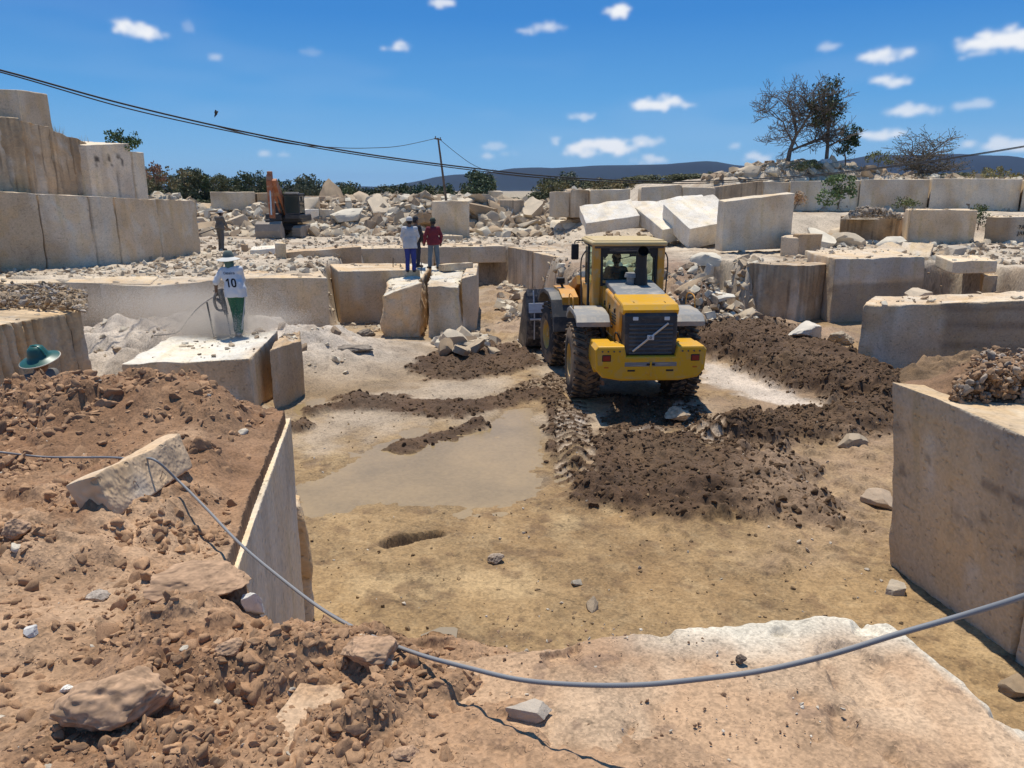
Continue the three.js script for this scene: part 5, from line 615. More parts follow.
// ---------------------------------------------------------------- the excavator on the plain
{
  const D = 44, p = atD(289, 229, D), y = groundH(p.x, D), e = thing('excavator', 'orange tracked excavator with raised arm and grey bucket beside the rubble heap', 'excavator', [p.x, y, -D], 0); e.scale.setScalar(.84); const O = std({ map: dustTex([.34, .11, .04], [.38, .24, .15], .6, 31), roughness: .6 }), OG = std({ map: dustTex([.30, .25, .2], [.4, .33, .25], .6, 33), roughness: .8 });
  for (const s of [-1, 1]) { const t = part(e, 'track', side([[-1.6, .12], [-1.3, 0], [1.3, 0], [1.6, .12], [1.6, .55], [1.3, .72], [-1.3, .72], [-1.6, .55]], s * .95 - .28, s * .95 + .28, .05), OG); for (let i = 0; i < 6; i++) part(t, 'track_pad', RB(.58, .05, .2, s * .95, .12 + i * .1, 1.6 + .02 - abs(i - 2.5) * .02, .01), OG); }
  part(e, 'turntable', JOIN(CY(.6, .3, 0, .85, 0, 'y', 24), RB(1.4, .35, 1.6, 0, .6, 0)), LM.black);
  part(e, 'body', JOIN(RB(2.3, .5, 2.6, 0, 1.2, -.4, .1), RB(1.1, .9, 1.6, -.55, 1.8, -.7, .12), RB(1.1, .5, 1.0, -.6, 1.3, .8, .1)), LM.dark);
  const cab = part(e, 'cab', JOIN(RB(.98, 1.55, .08, .72, 2.05, .2, .04), RB(.98, .1, 1.5, .72, 2.78, .75, .05), RB(.06, 1.5, .06, .26, 2.05, 1.45), RB(.06, 1.5, .06, 1.18, 2.05, 1.45), RB(.98, .3, 1.4, .72, 1.35, .8, .05), RB(.98, .07, .06, .72, 1.55, 1.47)), LM.dark);
  part(cab, 'front_window', RB(.9, 1.15, .03, .72, 2.14, 1.46, .01), std({ color: rgb(.012, .03, .034), roughness: .08 })); part(cab, 'side_window', RB(.03, 1.1, 1.1, 1.18, 2.14, .8, .01), std({ color: rgb(.012, .03, .034), roughness: .08 })); part(cab, 'sun_visor', RB(.9, .1, .3, .72, 2.86, 1.3, .03), LM.fender);
  part(e, 'boom', side([[.4, 1.4], [.7, 1.3], [1.5, 2.2], [2.4, 3.3], [2.5, 3.6], [2.25, 3.7], [1.1, 2.6]], -.3, .12, .04), O);
  part(e, 'stick', JOIN(side([[2.2, 3.7], [2.45, 3.95], [2.55, 3.6], [2.5, 2.2], [2.4, 1.3], [2.2, 1.3], [2.2, 2.2]], -.5, -.16, .03), RB(.3, .9, .3, -.33, 3.75, 2.25, .05)), O);
  part(e, 'boom_cylinder', JOIN(ROD([-.05, 1.35, .9], [-.05, 2.2, 1.6], .07), ROD([-.05, 2.2, 1.6], [-.05, 2.7, 1.9], .045)), LM.dark); part(e, 'stick_cylinder', ROD([-.3, 3.2, 2.5], [-.3, 1.5, 2.62], .05), LM.chrome);
  const bkt = part(e, 'bucket', side([[2.05, .05], [2.4, -.02], [2.85, .1], [2.95, .5], [2.85, .9], [2.5, 1.05], [2.35, .8], [2.1, .6]], -1.35, .3, .04), OG); for (let i = 0; i < 5; i++) part(bkt, 'tooth', RB(.1, .06, .22, -1.25 + i * .36, .08, 2.1, .015), OG); part(bkt, 'bucket_link', JOIN(ROD([-.5, 1.3, 2.35], [-.5, .9, 2.5], .08), RB(.5, .3, .3, -.5, 1.05, 2.45, .05)), LM.dark);
  part(e, 'warning_mirror', RB(.12, .3, .06, 1.36, 2.5, 1.5, .02), LM.black);
}
// ---------------------------------------------------------------- people
const V = (a) => new THREE.Vector3(...a);
// surface of smoothly joined tapered capsules inside a box
function skin(caps, lo, hi, res, k = .025, cut, folds = 0) {
  const mc = new MarchingCubes(res, std({}), false, false, 60000), n = mc.size, half = n / 2, f = mc.field, ctr = [0, 1, 2].map((i) => (lo[i] + hi[i]) / 2), hs = [0, 1, 2].map((i) => (hi[i] - lo[i]) / 2);
  const C = caps.map(([a, b, r1, r2, sq]) => ({ a, d: [b[0] - a[0], b[1] - a[1], b[2] - a[2]], l: (b[0] - a[0]) ** 2 + (b[1] - a[1]) ** 2 + (b[2] - a[2]) ** 2 || 1e-9, r1, r2: r2 ?? r1, sq: sq ?? [1, 1, 1] }));
  for (let z = 0; z < n; z++) for (let y = 0; y < n; y++) for (let x = 0; x < n; x++) { const p = [ctr[0] + hs[0] * (x - half) / half, ctr[1] + hs[1] * (y - half) / half, ctr[2] + hs[2] * (z - half) / half]; let s = 9;
    for (const c of C) { const w = [p[0] - c.a[0], p[1] - c.a[1], p[2] - c.a[2]], t = clamp((w[0] * c.d[0] + w[1] * c.d[1] + w[2] * c.d[2]) / c.l), q = [(w[0] - c.d[0] * t) * c.sq[0], (w[1] - c.d[1] * t) * c.sq[1], (w[2] - c.d[2] * t) * c.sq[2]], d = sqrt(q[0] * q[0] + q[1] * q[1] + q[2] * q[2]) - mix(c.r1, c.r2, t);
      const h = clamp(.5 + .5 * (s - d) / k); s = mix(s, d, h) - k * h * (1 - h); }
    if (folds && abs(s) < .06) s += folds * (n3(p[0] * 13, p[1] * 9, p[2] * 13) + .6 * n3(p[0] * 24 + 5, p[1] * 17, p[2] * 24)); if (cut) s = max(s, cut(p)); f[x + y * n + z * n * n] = -s; }
  mc.isolation = 0; mc.update(); const cnt = mc.count, pa = new Float32Array(cnt * 3); for (let i = 0; i < cnt; i++) for (let j = 0; j < 3; j++) pa[i * 3 + j] = ctr[j] + hs[j] * mc.positionArray[i * 3 + j];
  const g0 = new THREE.BufferGeometry(); g0.setAttribute('position', new THREE.BufferAttribute(pa, 3)); const g = mergeVertices(g0, 1e-4); g.computeVertexNormals(); return g;
}
// one right hand, loosely closed, wrist at the origin, fingers along -y, palm facing -z; used for every arm
const HAND = (() => { const caps = [[[0, 0, 0], [.0, -.055, 0], .024, .03, [1, 1, 1.5]], [[-.02, -.06, 0], [.02, -.085, 0], .024, .022, [1, 1, 1.4]]]; const L = [.036, .042, .039, .03]; for (let i = 0; i < 4; i++) { const x = -.027 + i * .018, l = L[i], y = -.095; caps.push([[x, y + .012, 0], [x, y - l * .7, -.012], .0088, .0085], [[x, y - l * .7, -.012], [x, y - l * 1.05, -.038], .0085, .008], [[x, y - l * 1.05, -.038], [x, y - l * .75, -.055], .008, .0072]); } caps.push([[-.024, -.03, -.004], [-.046, -.06, -.018], .012, .0105], [[-.046, -.06, -.018], [-.044, -.088, -.036], .0105, .0085]); return skin(caps, [-.075, -.17, -.085], [.06, .04, .05], 40, .006); })();
const SKIN = std({ color: rgb(.20, .105, .065), roughness: .6 }), EYEM = std({ color: rgb(.05, .035, .03), roughness: .2 }), CLOTH = (r, g, b, s = 3) => { const t = tileNoise(0, 60 + s), m = texPair(128, (u, v) => { const k = .86 + .22 * t(u, v, 4, 4) + .08 * t(u, v, 40, 1); return [r * k, g * k, b * k, .5 + .5 * t(u, v, 5, 4)]; }); return std({ map: m.map, roughness: .95 }); };
const uvBy = (g, f = 2) => { const p = g.attributes.position, uv = new Float32Array(p.count * 2); for (let i = 0; i < p.count; i++) { uv[i * 2] = (p.getX(i) + p.getZ(i) * .7) * f; uv[i * 2 + 1] = p.getY(i) * f; } g.setAttribute('uv', new THREE.BufferAttribute(uv, 2)); return g; };
// joints: facing -z, feet on y = 0; arms and legs can be posed
function person(label, pos, turn, o) {
  const J = { pelvis: [0, .93, 0], waist: [0, 1.08, 0], chest: [0, 1.3, -.01], neck: [0, 1.46, 0], head: [0, 1.60, -.015], sl: [-.185, 1.40, 0], sr: [.185, 1.40, 0], el: [-.24, 1.13, .02], er: [.24, 1.13, .02], wl: [-.25, .89, -.05], wr: [.25, .89, -.05], hl: [-.09, .9, 0], hr: [.09, .9, 0], kl: [-.10, .49, -.015], kr: [.10, .49, -.015], al: [-.105, .08, .02], ar: [.105, .08, .02], tl: [-.12, .035, -.15], tr: [.12, .035, -.15], ...o.J };
  const t = thing('person', label, 'person', pos, turn), res = o.res ?? 60; if (o.scale) t.scale.setScalar(o.scale);
  const all = Object.values(J), lo = [0, 1, 2].map((i) => min(...all.map((p) => p[i])) - .17), hi = [0, 1, 2].map((i) => max(...all.map((p) => p[i])) + .17); hi[1] += .02;
  const torso = (e) => [[J.pelvis, J.waist, .125 + e, .118 + e, [.82, 1, 1.12]], [J.waist, J.chest, .118 + e, .135 + e, [.8, 1, 1.15]], [[J.sl[0] * .75, J.sl[1] - .03, J.sl[2]], [J.sr[0] * .75, J.sr[1] - .03, J.sr[2]], .075 + e, .075 + e], [[mix(J.sl[0], J.sr[0], .3), J.chest[1] - .06, J.chest[2]], [mix(J.sl[0], J.sr[0], .7), J.chest[1] - .06, J.chest[2]], .1 + e, .1 + e]];
  const arms = (e, cutAt = 1) => ['l', 'r'].flatMap((s) => { const w = cutAt < 1 ? J['e' + s].map((v, i) => mix(J['e' + s][i], J['w' + s][i], max(0, cutAt * 2 - 1))) : J['w' + s]; return [[J['s' + s], J['e' + s], .052 + e, .042 + e], [J['e' + s], w, .042 + e, .030 + e]]; });
  const legs = (e, bottom = 0) => ['l', 'r'].flatMap((s) => [[J['h' + s], J['k' + s], .083 + e, .056 + e], [J['k' + s], J['a' + s], .054 + e, .036 + e + (e ? .012 : 0)]]);
  const feet = (e) => ['l', 'r'].flatMap((s) => [[[J['a' + s][0], .05, J['a' + s][2] + .03], J['t' + s], .045 + e, .035 + e, [1, 1.15, 1]]]);
  const head = [[[J.head[0], J.head[1] + .02, J.head[2] + .012], [J.head[0], J.head[1] - .045, J.head[2] - .02], .092, .072, [1.12, 1, 1]], [[J.head[0], J.head[1] - .085, J.head[2] - .045], [J.head[0], J.head[1] - .07, J.head[2] - .03], .038, .05], [[J.head[0], J.head[1] + .005, J.head[2] - .098], [J.head[0], J.head[1] - .028, J.head[2] - .112], .010, .015], [[J.head[0] - .083, J.head[1] + .01, J.head[2] + .02], [J.head[0] - .085, J.head[1] - .025, J.head[2] + .015], .016, .012], [[J.head[0] + .083, J.head[1] + .01, J.head[2] + .02], [J.head[0] + .085, J.head[1] - .025, J.head[2] + .015], .016, .012], [J.neck, J.head, .055, .05], [J.chest, J.neck, .07, .056], [[J.head[0] - .02, J.head[1] - .055, J.head[2] - .088], [J.head[0] + .02, J.head[1] - .055, J.head[2] - .088], .009, .009]];
  const hl = [J.head[0] - .15, J.head[1] - .2, J.head[2] - .15], hh = [J.head[0] + .15, J.head[1] + .15, J.head[2] + .15];
  const hands = ['l', 'r'].map((s) => { const d = V(J['w' + s]).sub(V(J['e' + s])).normalize(), q = new THREE.Quaternion().setFromUnitVectors(new THREE.Vector3(0, -1, 0), d), g = HAND.clone(); if (s === 'l') { g.scale(-1, 1, 1); const ix = g.index.array; for (let i = 0; i < ix.length; i += 3) { const a = ix[i]; ix[i] = ix[i + 1]; ix[i + 1] = a; } } if (o.grip) g.rotateY(s === 'l' ? o.grip : -o.grip); g.applyQuaternion(q).translate(...J['w' + s]); g.computeVertexNormals(); return g; });
  const bodyG = skin([...torso(0), ...arms(0), ...legs(0), ...feet(0), [J.chest, J.neck, .07, .056], [J.neck, [J.head[0], J.head[1] - .06, J.head[2]], .055, .05]], lo, hi, res), headG = skin(head, hl, hh, o.headRes ?? 44, .014);
  const strip = (g) => { const k = g.toNonIndexed(); for (const a of Object.keys(k.attributes)) if (!['position', 'normal'].includes(a)) k.deleteAttribute(a); return k; };
  part(t, 'body', uvBy(mergeGeometries([strip(bodyG), strip(headG), ...hands.map(strip)])), o.skin ?? SKIN);
  for (const s of [-1, 1]) part(t, 'eye', new THREE.SphereGeometry(.011, 10, 8).translate(J.head[0] + s * .032, J.head[1] + .012, J.head[2] - .088), EYEM);
  const box = (c) => { const P = c.flatMap((k) => [k[0], k[1]]); return [[0, 1, 2].map((i) => min(...P.map((p) => p[i])) - .2), [0, 1, 2].map((i) => max(...P.map((p) => p[i])) + .2)]; };
  if (o.shirt) { const c = [...torso(.022), ...arms(.018, o.sleeve ?? 1), [[0, J.pelvis[1] + .02, J.pelvis[2]], [J.waist[0], J.waist[1], J.waist[2]], .15, .14, [.82, 1, 1.1]], [[min(J.hl[0], J.pelvis[0] - .06) - .0, J.pelvis[1] - (o.hem ?? .04) + .03, J.pelvis[2]], [max(J.hr[0], J.pelvis[0] + .06) + .0, J.pelvis[1] - (o.hem ?? .04) + .03, J.pelvis[2]], .138, .138, [1, .5, 1]], [[min(J.hl[0], J.pelvis[0] - .06), J.pelvis[1] + .06, J.pelvis[2]], [max(J.hr[0], J.pelvis[0] + .06), J.pelvis[1] + .06, J.pelvis[2]], .13, .13, [1, .6, 1]]], [a, b] = box(c); const hem = J.pelvis[1] - (o.hem ?? .04), neckY = J.neck[1] - .015; t.shirt = part(t, 'shirt', uvBy(skin(c, a, b, res, .03, (p) => max(hem - p[1] + .012 * n2(p[0] * 14, p[2] * 14), p[1] - neckY - .3 * abs(p[0] - J.neck[0])), .009)), o.shirt); }
  if (o.trousers) { const c = [...legs(.020), [J.hl, J.hr, .098, .098, [1, 1, 1]], [J.pelvis, J.waist, .135, .125, [.85, 1, 1.12]]], [a, b] = box(c), cuff = o.cuff ?? .06; part(t, 'trousers', uvBy(skin(c, a, b, res, .022, (p) => max(cuff - p[1], p[1] - J.waist[1] + .09), .009)), o.trousers); }
  { const c = feet(.012).concat(['l', 'r'].map((s) => [[J['a' + s][0], .05, J['a' + s][2] + .01], [J['a' + s][0], .13, J['a' + s][2] + .01], .052, .05])), [a, b] = box(c); part(t, 'boots', uvBy(skin(c, a, b, 44, .015, (p) => max(p[1] - .15, .002 - p[1]))), o.boots ?? std({ color: rgb(.06, .045, .035), roughness: .9 })); }
  if (o.hair !== false) part(t, 'hair', skin([[[J.head[0], J.head[1] + .035, J.head[2] + .02], [J.head[0], J.head[1] - .01, J.head[2] + .035], .094, .082, [1.1, 1, 1]]], hl, hh, 30, .01, (p) => max(-(p[2] - J.head[2] + .055 + (p[1] - J.head[1]) * -.5), J.head[1] - .06 - p[1])), std({ color: rgb(.018, .014, .012), roughness: .8 }));
  if (o.hat) { const h = o.hat, prof = h.cap ? [[.0, .125], [.05, .12], [.085, .095], [.103, .05], [.108, .0], [.104, -.005], [.1, .0]] : [[0, h.crown ?? .13], [.05, (h.crown ?? .13) - .004], [.085, (h.crown ?? .13) - .03], [.104, .04], [.112, .012], [.13, .0], [h.brim * .7, -.018], [h.brim, -.045 * (h.droop ?? 1)], [h.brim - .004, -.052 * (h.droop ?? 1)], [h.brim * .7, -.026], [.125, -.008], [.1, .0]];
    const g = LT(prof, 40); { const p = g.attributes.position; for (let i = 0; i < p.count; i++) { const x = p.getX(i), z = p.getZ(i), r = hypot(x, z); if (!h.cap && r > .13) p.setY(i, p.getY(i) + (h.wave ?? .012) * cos(2 * atan2(z, x)) * (r - .11) / .1); } if (h.cap) {} g.computeVertexNormals(); }
    const m = part(t, h.name ?? 'hat', h.cap ? JOIN(g, RB(.15, .012, .1, 0, .0, -.14, .005)) : g, h.mat); m.position.set(J.head[0], J.head[1] + .055, J.head[2] + .005); m.rotation.set(h.rx ?? .1, 0, h.rz ?? 0); m.material.side = THREE.DoubleSide; if (h.extra) h.extra(m); }
  return t;
}
// the driller in the numbered shirt, standing on his block with the rock drill
{
  const P = onLevel(238, 336, 1.3), x = P[0], D = P[1], y = 1.315;
  const w = person('worker in a white shirt numbered 10 and green trousers drilling rock in dust', [x, y, -D], .12, { res: 72, headRes: 36, sleeve: .5, shirt: std({ color: rgb(.62, .63, .65), roughness: .95 }), trousers: CLOTH(.035, .14, .075), hem: .1, grip: .5, skin: std({ color: rgb(.13, .075, .05), roughness: .6 }), boots: std({ color: rgb(.33, .29, .24), roughness: .95 }),
    J: { pelvis: [.03, .92, .02], waist: [.02, 1.08, 0], chest: [-.03, 1.29, -.06], neck: [-.06, 1.44, -.10], head: [-.085, 1.57, -.15], sl: [-.22, 1.37, -.09], sr: [.14, 1.39, -.05], el: [-.36, 1.13, -.06], er: [.14, 1.13, -.22], wl: [-.40, .92, -.16], wr: [-.06, .98, -.40], hl: [-.05, .9, .02], hr: [.12, .9, .02], kl: [-.02, .49, -.05], kr: [.10, .49, .02], al: [-.0, .08, -.02], ar: [.06, .08, .10], tl: [-.05, .035, -.18], tr: [.04, .035, -.06] },
    hat: { brim: .245, crown: .14, droop: 1.1, mat: std({ color: rgb(.60, .59, .55), roughness: .9 }), rx: -.02, rz: .04, extra: (m) => part(m, 'hat_cloth', LT([[0, .148], [.055, .142], [.09, .11], [.11, .045], [.117, .008], [.112, .01]], 30), std({ color: rgb(.10, .13, .12), roughness: 1, side: THREE.DoubleSide })) } });
  // neck cloth, gloves
  part(w, 'neck_cloth', skin([[[-.08, 1.55, -.12], [-.06, 1.43, -.08], .1, .085]], [-.25, 1.25, -.3], [.12, 1.72, .12], 30, .01, (p) => max(1.41 - p[1], p[1] - 1.56)), std({ color: rgb(.10, .17, .14), roughness: 1 }));
  // stripe down the trouser leg
  part(w, 'trouser_stripe', JOIN(TB([[.228, .86, .05], [.205, .68, .06], [.175, .49, .075], [.138, .28, .105], [.118, .14, .13]], .014, 24, 6)), std({ color: rgb(.5, .5, .48), roughness: .9 }));
  // the printed name and number lie on the back of the shirt
  const cv = document.createElement('canvas'); cv.width = 256; cv.height = 256; const c = cv.getContext('2d'); c.clearRect(0, 0, 256, 256); c.fillStyle = '#15151c'; c.textAlign = 'center'; c.font = 'bold 150px sans-serif'; c.save(); c.translate(132, 232); c.scale(1.0, 1.08); c.fillText('10', 0, 0); c.restore(); c.font = 'bold 46px sans-serif'; c.fillText('Cazeiro', 128, 62);
  const tx = new THREE.CanvasTexture(cv); tx.colorSpace = THREE.SRGBColorSpace; const src = w.shirt.geometry.toNonIndexed(), p = src.attributes.position, pos = [], nor = [], uv = [], n = src.attributes.normal;
  for (let i = 0; i < p.count; i += 3) { if (n.getZ(i) < .25) continue; let ok = true; const T = []; for (let j = 0; j < 3; j++) { const X = p.getX(i + j), Y = p.getY(i + j), u = (X + .215 + (Y - 1.2) * .16) / .36, v = (Y - 1.0) / .39; if (u < -.05 || u > 1.05 || v < -.05 || v > 1.05) ok = false; T.push([X + n.getX(i + j) * .004, Y + n.getY(i + j) * .004, p.getZ(i + j) + n.getZ(i + j) * .004, clamp(u), clamp(v)]); } if (!ok) continue; T.forEach((q, j) => { pos.push(q[0], q[1], q[2]); uv.push(q[3], q[4]); nor.push(n.getX(i + j), n.getY(i + j), n.getZ(i + j)); }); }
  const g = new THREE.BufferGeometry(); g.setAttribute('position', new THREE.Float32BufferAttribute(pos, 3)); g.setAttribute('normal', new THREE.Float32BufferAttribute(nor, 3)); g.setAttribute('uv', new THREE.Float32BufferAttribute(uv, 2)); part(w.shirt, 'printed_number', g, std({ map: tx, transparent: true, alphaTest: .5, roughness: .95 })); delete w.shirt;
  // rock drill held before him, with its bit in the stone, hose and the spare rod
  const L = (a) => { const v = V(a).applyAxisAngle(new THREE.Vector3(0, 1, 0), .12); return [v.x + x, v.y + y, v.z - D]; };
  const dr = thing('rock_drill', 'grey pneumatic rock drill held by the worker on his block', 'rock drill', [0, 0, 0]); const dm = std({ map: dustTex([.16, .155, .15], [.42, .37, .31], .6, 41), roughness: .6, metalness: .4 });
  part(dr, 'drill_body', JOIN(ROD(L([-.34, .97, -.2]), L([-.26, .52, -.2]), .068, 16, .052), ROD(L([-.26, .53, -.2]), L([-.24, .42, -.2]), .042, 14), ROD(L([-.42, .76, -.2]), L([-.28, .62, -.2]), .035, 12)), dm); part(dr, 'handle', JOIN(ROD(L([-.46, .93, -.16]), L([-.03, .97, -.40]), .018, 10)), dm); part(dr, 'drill_rod', ROD(L([-.245, .46, -.2]), L([-.19, -.05, -.2]), .014, 10), LM.steel); part(dr, 'air_leg', JOIN(TB([L([-.40, .9, -.18]), L([-.46, .74, -.18]), L([-.42, .54, -.2]), L([-.28, .5, -.2])], .03, 24, 8)), dm);
  tag(solo('air_hose', TB([L([-.42, .76, -.2]), L([-.5, .77, -.35]), L([-.62, .72, -.5]), L([-.9, .52, -.5]), L([-1.15, .25, -.48]), L([-1.35, .02, -.42]), L([-1.8, -.02, -.3])], .014, 60, 6), std({ color: rgb(.30, .28, .25), roughness: .9 }), '', ''), 'thin air hose curving from the rock drill down to the block', 'hose');
  solo('drill_steel', ROD(L([-.56, .72, .02]), L([-.475, -.05, .05]), .017, 10), LM.steel, 'spare drill steel standing in a hole beside the drilling worker', 'drill rod');
}
// three men on the split block
{
  const b1 = onLevel(411, 272, 1.67), b2 = onLevel(434, 268, 1.7), b3 = onLevel(415, 267.5, 1.68);
  person('man in a pale grey long sleeved shirt and blue trousers on the split block', [b1[0], 1.66, -b1[1]], .1, { res: 48, headRes: 28, scale: 1.02, shirt: CLOTH(.56, .56, .58, 4), hem: .16, trousers: CLOTH(.03, .045, .23, 5), J: { el: [-.25, 1.14, -.03], er: [.25, 1.14, -.06], wl: [-.2, .97, -.2], wr: [.19, .98, -.22] }, hat: { cap: 1, name: 'cap', mat: std({ color: rgb(.55, .53, .5), roughness: .9 }) } });
  person('man in dark clothes standing half hidden behind the pale grey shirt', [b3[0] + .02, 1.66, -b3[1] - .32], -.7, { res: 44, headRes: 26, shirt: CLOTH(.03, .03, .035, 6), trousers: CLOTH(.03, .035, .06, 7), J: { er: [.30, 1.15, 0], wr: [.27, .93, -.06] }, hat: { cap: 1, name: 'cap', mat: std({ color: rgb(.04, .04, .045), roughness: .9 }) } });
  person('man in a dark red long sleeved shirt and faded jeans on the split block', [b2[0], 1.68, -b2[1]], .35, { res: 48, headRes: 28, scale: .97, shirt: CLOTH(.20, .022, .035, 8), hem: .1, trousers: CLOTH(.16, .21, .25, 9), skin: std({ color: rgb(.1, .055, .04), roughness: .6 }), J: { el: [-.29, 1.15, 0], wl: [-.31, .92, -.06], er: [.28, 1.15, .02], wr: [.27, .92, 0], kl: [-.13, .49, -.02], kr: [.13, .49, 0], al: [-.15, .08, 0], ar: [.15, .08, .02], tl: [-.19, .035, -.14], tr: [.19, .035, -.13] }, hat: { cap: 1, name: 'cap', mat: std({ color: rgb(.05, .06, .045), roughness: .9 }) } });
  const w = [[393, 266, 270, .5], [400, 272, 271.5, .34], [407, 277, 273, .3], [421, 272, 271, .4]]; for (const [px, , py, l] of w) { const p = onLevel(px, py, 1.63), y = 1.55; solo('steel_pin', ROD([p[0], y, -p[1]], [p[0] + .02, y + l, -p[1]], .016, 8), LM.steel, 'thin dark steel pin standing in the top of the split block', 'steel pin', 'steel pins in the split block'); }
}
// far man by the left wall, man in the green helmet behind the bank, the loader's driver
{
  const D = 33.5, p = atD(222, 250, D), y = groundH(p.x, D); const G = CLOTH(.13, .12, .11, 10);
  person('dusty man in grey work clothes and white cap by the left wall end', [p.x, y, -D], -.5, { res: 44, headRes: 26, shirt: G, trousers: CLOTH(.12, .115, .11, 11), J: { chest: [0, 1.28, -.06], neck: [0, 1.43, -.08], head: [0, 1.56, -.11], el: [-.22, 1.12, -.12], wl: [-.12, .98, -.3], er: [.2, 1.12, -.14], wr: [.08, .97, -.32], kl: [-.12, .49, -.05], kr: [.12, .49, .03], al: [-.14, .08, -.03], ar: [.16, .08, .1], tl: [-.17, .035, -.19], tr: [.2, .035, -.06] }, hat: { cap: 1, name: 'cap', mat: std({ color: rgb(.7, .69, .66), roughness: .9 }) } });
  tag(solo('work_rod', ROD([p.x - 1.3, y + .55, -D + .1], [p.x + .05, y + 1.0, -D + .3], .022, 8), LM.steel, '', ''), 'long dark rod held sideways by the dusty man at the wall', 'rod');
  const Dh = 8.9, q = atD(38, 372, Dh), hy = heightAt(352, Dh); const gy = groundH(q.x, Dh), sc = (hy - gy) / 1.70;
  const H = person('worker in a green helmet with a pale brim, seen above the bank', [q.x, gy, -Dh], -1.9, { res: 56, headRes: 44, scale: sc, shirt: CLOTH(.2, .19, .17, 12), trousers: CLOTH(.08, .09, .12, 13), J: { head: [0, 1.60, -.05], neck: [0, 1.46, -.02] }, hat: { name: 'helmet', brim: .21, crown: .13, droop: .8, rx: .0, rz: -.3, wave: 0, mat: std({ color: rgb(.022, .095, .075), roughness: .4 }), extra: (m) => { part(m, 'brim_edge', LT([[.155, -.026], [.21, -.036], [.218, -.042], [.21, -.05], [.15, -.036]], 40), std({ color: rgb(.62, .55, .44), roughness: .8, side: THREE.DoubleSide })); part(m, 'helmet_ridge', JOIN(TB([[0, .02, -.115], [0, .1, -.08], [0, .133, 0], [0, .1, .08], [0, .02, .115]], .012, 24, 8)), std({ color: rgb(.02, .15, .12), roughness: .25 })); } } });
  const c = new THREE.Vector3(-.12, 1.52, -1.3).applyAxisAngle(new THREE.Vector3(0, 1, 0), .055).add(loader.position);
  person('driver in dark clothes sitting in the loader cab', [c.x, c.y, c.z], .055, { res: 48, headRes: 28, shirt: CLOTH(.05, .055, .06, 14), trousers: CLOTH(.04, .045, .06, 15), J: { pelvis: [0, .58, 0], waist: [0, .72, .0], chest: [0, .94, 0], neck: [0, 1.1, 0], head: [0, 1.235, -.02], sl: [-.185, 1.04, 0], sr: [.185, 1.04, 0], el: [-.27, .78, -.05], er: [.27, .78, -.05], wl: [-.15, .82, -.32], wr: [.15, .82, -.32], hl: [-.09, .55, 0], hr: [.09, .55, 0], kl: [-.12, .55, -.4], kr: [.12, .55, -.4], al: [-.12, .14, -.44], ar: [.12, .14, -.44], tl: [-.13, .08, -.58], tr: [.13, .08, -.58] }, hem: .02, cuff: .2, hat: { cap: 1, name: 'cap', mat: std({ color: rgb(.04, .04, .045), roughness: .9 }) } });
}
// ---------------------------------------------------------------- trees and scrub
const BARK = std({ map: dustTex([.10, .085, .07], [.2, .17, .14], .6, 51), roughness: 1 });
// branching skeleton: list of [a, b, ra, rb] and the tips
function grow(seed, o) { const R = rng(seed), segs = [], tips = []; const up = new THREE.Vector3(0, 1, 0);
  const go = (p, d, len, r, lvl) => { const n = lvl === 0 ? 4 : 3; let a = p.clone(), dir = d.clone(); for (let i = 0; i < n; i++) { dir.add(new THREE.Vector3(R() - .5, (R() - .5) * .6 + (o.lift ?? .05), R() - .5).multiplyScalar(o.bend ?? .35)).normalize(); const b = a.clone().addScaledVector(dir, len / n), r2 = r * (1 - (i + 1) / n * .45), r1 = r * (1 - i / n * .45); segs.push([a.clone(), b.clone(), r1, r2]); a = b;
      if (lvl < o.levels && (i > 0 || lvl > 0) ) { const k = lvl === 0 ? (i === n - 1 ? 0 : o.side0 ?? 2) : i < n - 1 ? 1 + (R() < .4 ? 1 : 0) : 0; for (let c = 0; c < k; c++) { const s = new THREE.Vector3(R() - .5, (R() - .5) * .5, R() - .5).normalize(), nd = dir.clone().multiplyScalar(.55).addScaledVector(s, o.spread ?? .9).normalize(); go(a, nd, len * (o.ratio ?? .68) * (.75 + R() * .5), r2 * .62, lvl + 1); } } }
    if (lvl < o.levels) for (let c = 0; c < 2; c++) { const s = new THREE.Vector3(R() - .5, (R() - .3) * .5, R() - .5).normalize(); go(a, dir.clone().multiplyScalar(.7).addScaledVector(s, .7).normalize(), len * (o.ratio ?? .68), r * .52, lvl + 1); } else tips.push(a.clone()); };
  go(new THREE.Vector3(0, -.15, 0), (o.lean ?? up).clone().normalize(), o.trunk, o.r, 0); return { segs, tips }; }
const limbGeo = (segs, rmin, rmax, floorR = .008) => { const l = []; for (const [a, b, r1, r2] of segs) { if (r1 < rmin || r1 >= rmax) continue; const n = r1 > .06 ? 8 : r1 > .02 ? 5 : 3, d = b.clone().sub(a), len = d.length(), g = new THREE.CylinderGeometry(max(r2, floorR), max(r1, floorR), len * 1.06, n, 1, true); g.applyQuaternion(new THREE.Quaternion().setFromUnitVectors(new THREE.Vector3(0, 1, 0), d.normalize())); g.translate((a.x + b.x) / 2, (a.y + b.y) / 2, (a.z + b.z) / 2); l.push(g.toNonIndexed()); } return l.length ? mergeGeometries(l) : null; };
